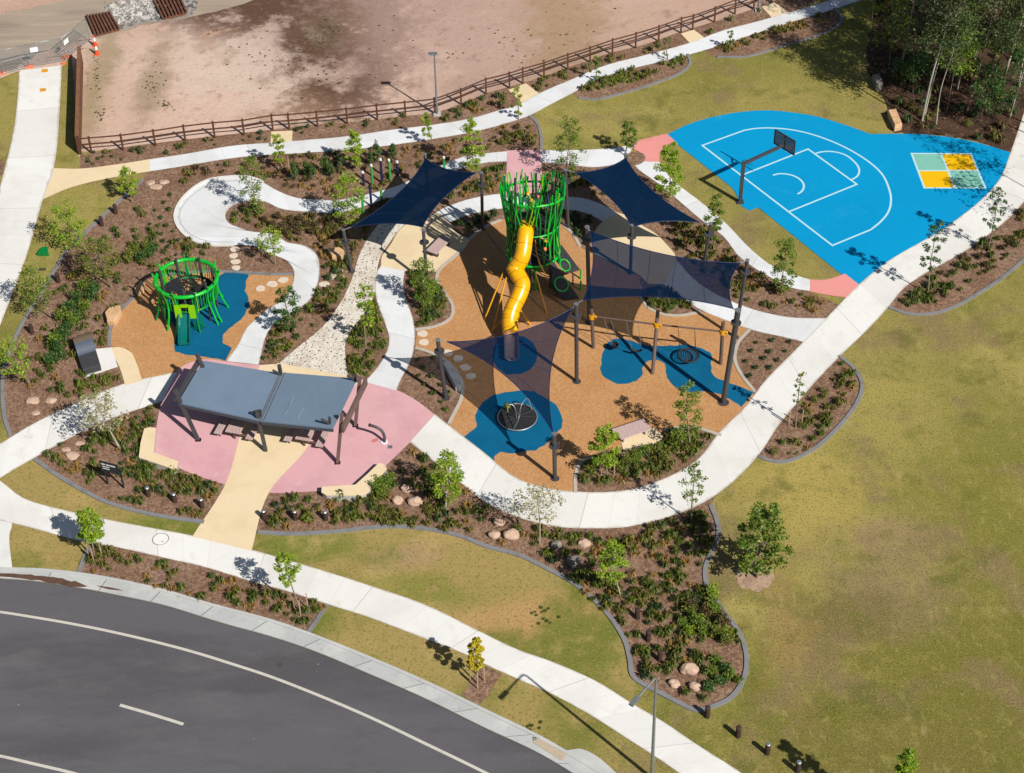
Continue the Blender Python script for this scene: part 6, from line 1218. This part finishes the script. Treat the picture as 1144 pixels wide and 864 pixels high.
def covered(x, y, m=.22):
    for (dx, dy) in ((0, 0), (m, 0), (-m, 0), (0, m), (0, -m)):
        for c, x0, x1, y0, y1 in CB:
            if x0 <= x + dx <= x1 and y0 <= y + dy <= y1 and inside(c, x + dx, y + dy): return True
    return False
ALLT = []
def bed(px, per_m2, mix, desc, sc=1.0, clump=.5):
    P = [G(*p) for p in px]; poly = [(p.x, p.y) for p in P]; xs = [p[0] for p in poly]; ys = [p[1] for p in poly]
    area = abs(sum(poly[i - 1][0] * poly[i][1] - poly[i][0] * poly[i - 1][1] for i in range(len(poly)))) / 2
    want = int(area * per_m2 * 2.5); got = []; tries = 0
    while len(got) < want and tries < want * 14:
        tries += 1; x = RNG.uniform(min(xs), max(xs)); y = RNG.uniform(min(ys), max(ys))
        if not inside(poly, x, y) or covered(x, y): continue
        nz = mnoise.noise(Vector((x * .45, y * .45, 7)))
        if nz < RNG.uniform(-1, 1) * (1 - clump) - .12 * clump: continue
        if any((x - a) ** 2 + (y - b) ** 2 < .24 ** 2 for a, b in got): continue
        got.append((x, y)); kn = mnoise.noise(Vector((x * .3 + 40, y * .3, 2)))
        ALLT.append((x, y, RNG.choices([m[0] for m in mix], [max(.02, m[1] * (1 + 2.2 * kn * (1 if i % 2 else -1))) for i, m in enumerate(mix)])[0], sc * RNG.uniform(.6, 1.3), desc))
def rows(px, step, kind, desc, sc):
    P = [G(*p) for p in px]; poly = [(p.x, p.y) for p in P]; xs = [p[0] for p in poly]; ys = [p[1] for p in poly]
    r = 0; y = min(ys)
    while y < max(ys):
        x = min(xs) + (step / 2 if r % 2 else 0)
        while x < max(xs):
            X, Y = x + RNG.uniform(-.14, .14), y + RNG.uniform(-.14, .14)
            if inside(poly, X, Y) and not covered(X, Y, .3): ALLT.append((X, Y, kind, sc * RNG.uniform(.7, 1.15), desc))
            x += step
        y += step * .85; r += 1
GRN = [('olive', .34), ('mid', .34), ('bright', .12), ('straw', .14), ('dark', .06)]
bed([(300, 562), (350, 553), (430, 557), (460, 500), (520, 550), (590, 592), (700, 602), (790, 572), (798, 620), (785, 650), (828, 722), (826, 765), (790, 786), (722, 760), (704, 720), (640, 648), (570, 611), (500, 594), (420, 586), (300, 592)], 1.35, GRN, 'strappy tussock in the large lower garden bed')
bed([(45, 506), (100, 487), (178, 452), (168, 520), (248, 545), (222, 578), (120, 558)], 1.5, GRN, 'strappy tussock in the bed around the park sign')
bed([(104, 613), (180, 629), (362, 678), (342, 704), (236, 673), (96, 638)], 1.3, [('mid', .5), ('olive', .25), ('straw', .25)], 'strappy tussock in the mulch strip along the road kerb', .9)
bed([(652, 518), (745, 482), (804, 489), (775, 514), (740, 532), (648, 546)], 1.8, GRN, 'strappy tussock in the island behind the slatted bench')
rows([(838, 371), (893, 383), (845, 434), (824, 403)], .95, 'dark', 'low dark tussock planted in rows right of the swings', .8)
rows([(466, 394), (500, 408), (514, 425), (515, 440), (500, 470), (458, 408)], .9, 'mid', 'low tussock planted in rows between path and sail post', .8)
bed([(405, 345), (419, 338), (433, 390), (410, 420), (388, 422), (388, 385)], 2.2, [('mid', .4), ('olive', .4), ('bright', .2)], 'strappy tussock in the strip between pebble creek and middle path')
bed([(357, 300), (394, 290), (383, 330), (335, 385), (300, 407), (292, 402), (312, 362), (345, 342)], 1.7, GRN, 'strappy tussock between ride track and pebble creek')
bed([(457, 303), (489, 305), (502, 340), (488, 362), (466, 367), (456, 335)], 1.9, [('mid', .5), ('olive', .4), ('dark', .1)], 'strappy tussock in the bed by the platform bench')
bed([(170, 197), (300, 177), (480, 161), (560, 142), (595, 142), (602, 167), (520, 175), (430, 211), (370, 222), (310, 207), (270, 196), (215, 207)], .75, [('straw', .4), ('olive', .35), ('bronze', .25)], 'dry strappy tussock in the long bed below the back path', .95)
bed([(500, 182), (565, 171), (565, 168), (603, 168), (603, 150), (560, 150)], .8, GRN, 'strappy tussock beside the pink strip')
bed([(490, 202), (563, 184), (562, 212), (500, 227)], 1.3, GRN, 'strappy tussock between the two upper paths')
bed([(490, 130), (560, 105), (640, 78), (760, 40), (840, 13), (870, 5), (850, 22), (760, 48), (640, 86), (580, 112), (500, 137)], 1.6, [('olive', .4), ('mid', .25), ('dark', .2), ('straw', .15)], 'strappy tussock in the strip under the rail fence')
bed([(95, 187), (100, 172), (300, 147), (480, 128), (490, 134), (300, 158)], .55, [('olive', .5), ('dark', .5)], 'small tussock in the bare strip under the rail fence', .8)
bed([(642, 106), (668, 90), (766, 63), (768, 72), (730, 86), (680, 100)], 2.0, [('olive', .55), ('bright', .2), ('mid', .25)], 'yellow green tussock in the upper lawn bed')
bed([(790, 58), (860, 34), (930, 12), (934, 20), (860, 44), (810, 60)], 1.4, [('olive', .6), ('straw', .4)], 'tussock in the uppermost lawn bed')
bed([(1000, 344), (1060, 300), (1144, 232), (1150, 265), (1100, 310), (1045, 342)], 1.3, [('olive', .45), ('mid', .25), ('bronze', .3)], 'strappy tussock in the long bed right of the main path')
bed([(862, 508), (940, 405), (956, 425), (940, 465), (900, 505)], 1.2, [('olive', .5), ('mid', .3), ('straw', .2)], 'strappy tussock in the crescent bed at the lawn')
bed([(745, 245), (765, 230), (800, 262), (830, 295), (870, 318), (920, 338), (910, 350), (850, 345), (790, 318), (758, 285)], 1.1, [('olive', .5), ('straw', .25), ('mid', .25)], 'strappy tussock between the curved path and the branch path')
bed([(718, 330), (740, 318), (765, 337), (775, 345), (745, 350), (726, 343)], 2.4, [('mid', .5), ('olive', .5)], 'strappy tussock in the small bed under the long sail')
bed([(20, 470), (16, 420), (60, 330), (130, 250), (160, 215), (200, 255), (250, 280), (165, 305), (120, 360), (105, 388), (88, 440)], .5, [('olive', .55), ('mid', .3), ('straw', .15)], 'strappy tussock in the wide left bed')
bed([(60, 455), (100, 425), (135, 420), (150, 428), (95, 446)], 1.6, [('olive', .7), ('bright', .3)], 'yellow green tussock beside the white slab')
bed([(105, 388), (112, 360), (122, 365), (120, 386)], 2.0, [('olive', .6), ('bright', .4)], 'yellow green tussock behind the wave lounger')
rows([(178, 207), (200, 205), (196, 240), (205, 262), (225, 276), (246, 280), (230, 296), (190, 286), (166, 262), (163, 236)], 1.0, 'dark', 'low dark tussock planted in rows beside the ride track', .72)
bed([(290, 242), (368, 242), (420, 228), (462, 216), (430, 240), (398, 285), (360, 292), (345, 277), (322, 270), (288, 257)], 1.0, [('straw', .4), ('olive', .35), ('bronze', .25)], 'dry tussock in the bed below the ride track')
bed([(258, 237), (290, 230), (300, 255), (282, 257), (262, 250)], 1.6, GRN, 'tussock inside the loop of the ride track', .9)
bed([(505, 252), (556, 237), (556, 243), (540, 252), (524, 263)], 2.2, [('dark', 1)], 'dark tussock behind the sail shaded rubber edge')
bed([(628, 238), (670, 249), (660, 258), (648, 270), (640, 258), (628, 248)], 2.0, [('dark', 1)], 'dark tussock right of the tower in sail shade')
bed([(612, 196), (640, 190), (660, 200), (680, 222), (640, 216), (612, 212)], 1.2, [('mid', .6), ('olive', .4)], 'tussock behind the tower beside the upper right sail')
bed([(706, 172), (717, 176), (712, 182), (703, 182)], 2.5, [('olive', 1)], 'tussock in the round mulch island by the coral path')
bed([(836, 648), (860, 640), (858, 655), (842, 656)], .8, [('olive', 1)], 'tussock at the foot of the lone lawn tree')
bed([(975, 20), (1000, 60), (1000, 145), (1125, 165), (1160, 60), (1150, -20), (980, -20)], .35, [('dark', .4), ('bronze', .3), ('olive', .3)], 'low forest floor plant', 1.5, .7)
ALLT.sort(key=lambda a: -pxm(Vector((a[0], a[1], 0))) * a[3])
for (x, y, kd, sc, desc) in ALLT[:300]:
    o = bpy.data.objects.new('tussock', TM[(kd, RNG.randrange(3))]); COL.objects.link(o); o.location = (x, y, .015); o.rotation_euler = (0, 0, RNG.random() * 6.28); o.scale = (sc, sc, sc * RNG.uniform(.8, 1.2))
    adj = {'olive': 'olive green', 'mid': 'green', 'dark': 'dark', 'straw': 'straw coloured', 'bright': 'bright green', 'bronze': 'bronze'}[kd]
    lab = desc if kd == 'dark' or 'dry ' in desc or 'yellow green' in desc else f'{adj} ' + desc
    tag(o, lab, 'tussock', lab)
for kd, *_ in TK:                                                       # the remaining, smaller ones as ground cover
    b = B()
    for (x, y, k2, sc, desc) in ALLT[300:]:
        if k2 != kd: continue
        src = TB[(kd, RNG.randrange(3))]; a = RNG.random() * 6.28; ca_, sa_ = math.cos(a) * sc, math.sin(a) * sc; o_ = len(b.v)
        b.v.extend([(x + v[0] * ca_ - v[1] * sa_, y + v[0] * sa_ + v[1] * ca_, .015 + v[2] * sc) for v in src.v]); b.f.extend([tuple(i + o_ for i in f) for f in src.f]); b.t.extend(src.t); b.sm.extend(src.sm)
    if b.v: single('ground_cover', b, LT[kd], (0, 60, 0), {'olive': 'scattered olive green tussock ground cover', 'mid': 'scattered green tussock ground cover', 'dark': 'scattered dark tussock ground cover', 'straw': 'scattered straw coloured tussock ground cover', 'bright': 'scattered bright green tussock ground cover', 'bronze': 'scattered bronze tussock ground cover'}[kd] + ' in the farther beds', 'ground cover', kind='stuff')
# weeds on the dirt lot and a few tufts on the lawns
b = B(); R4 = random.Random(9)
for (cx_, cy_, sx_, sy_, n) in ((108, 90, 7, 35, 60), (170, 95, 9, 16, 60), (112, 128, 6, 8, 14), (186, 119, 9, 6, 26), (240, 35, 6, 4, 10), (362, 35, 16, 22, 60), (330, 20, 30, 18, 30), (290, 70, 40, 30, 60), (360, 90, 20, 14, 40), (400, 60, 80, 40, 50), (600, 40, 60, 30, 60), (90, 52, 5, 5, 14), (505, 62, 20, 6, 12), (575, 67, 12, 8, 8)):
    for k in range(n):
        p = G(R4.gauss(cx_, sx_ * .6), R4.gauss(cy_, sy_ * .6)); src = TB[('olive', k % 3)]; sc = R4.uniform(.12, .5) ** 1.4; o_ = len(b.v)
        b.v.extend([(p.x + v[0] * sc, p.y + v[1] * sc, .015 + v[2] * sc * .5) for v in src.v]); b.f.extend([tuple(i + o_ for i in f) for f in src.f]); b.t.extend([t * .6 for t in src.t]); b.sm.extend(src.sm)
single('weeds', b, LT['olive'], (0, 110, 0), 'scattered olive weeds on the bare dirt lot', 'weeds', kind='stuff')
b = B()
for (px, s, n) in (((611, 687), .35, 12), ((598, 818), .3, 9), ((888, 504), .25, 5)):
    for k in range(n):
        p = G(*px) + Vector((R4.gauss(0, s), R4.gauss(0, s), 0)); src = TB[('dark', k % 3)]; sc = R4.uniform(.3, .5); o_ = len(b.v)
        b.v.extend([(p.x + v[0] * sc, p.y + v[1] * sc, .01 + v[2] * sc * .5) for v in src.v]); b.f.extend([tuple(i + o_ for i in f) for f in src.f]); b.t.extend(src.t); b.sm.extend(src.sm)
single('grass_tufts', b, LT['mid'], G(611, 687), 'darker green grass tufts in the lower lawns', 'grass', kind='stuff')
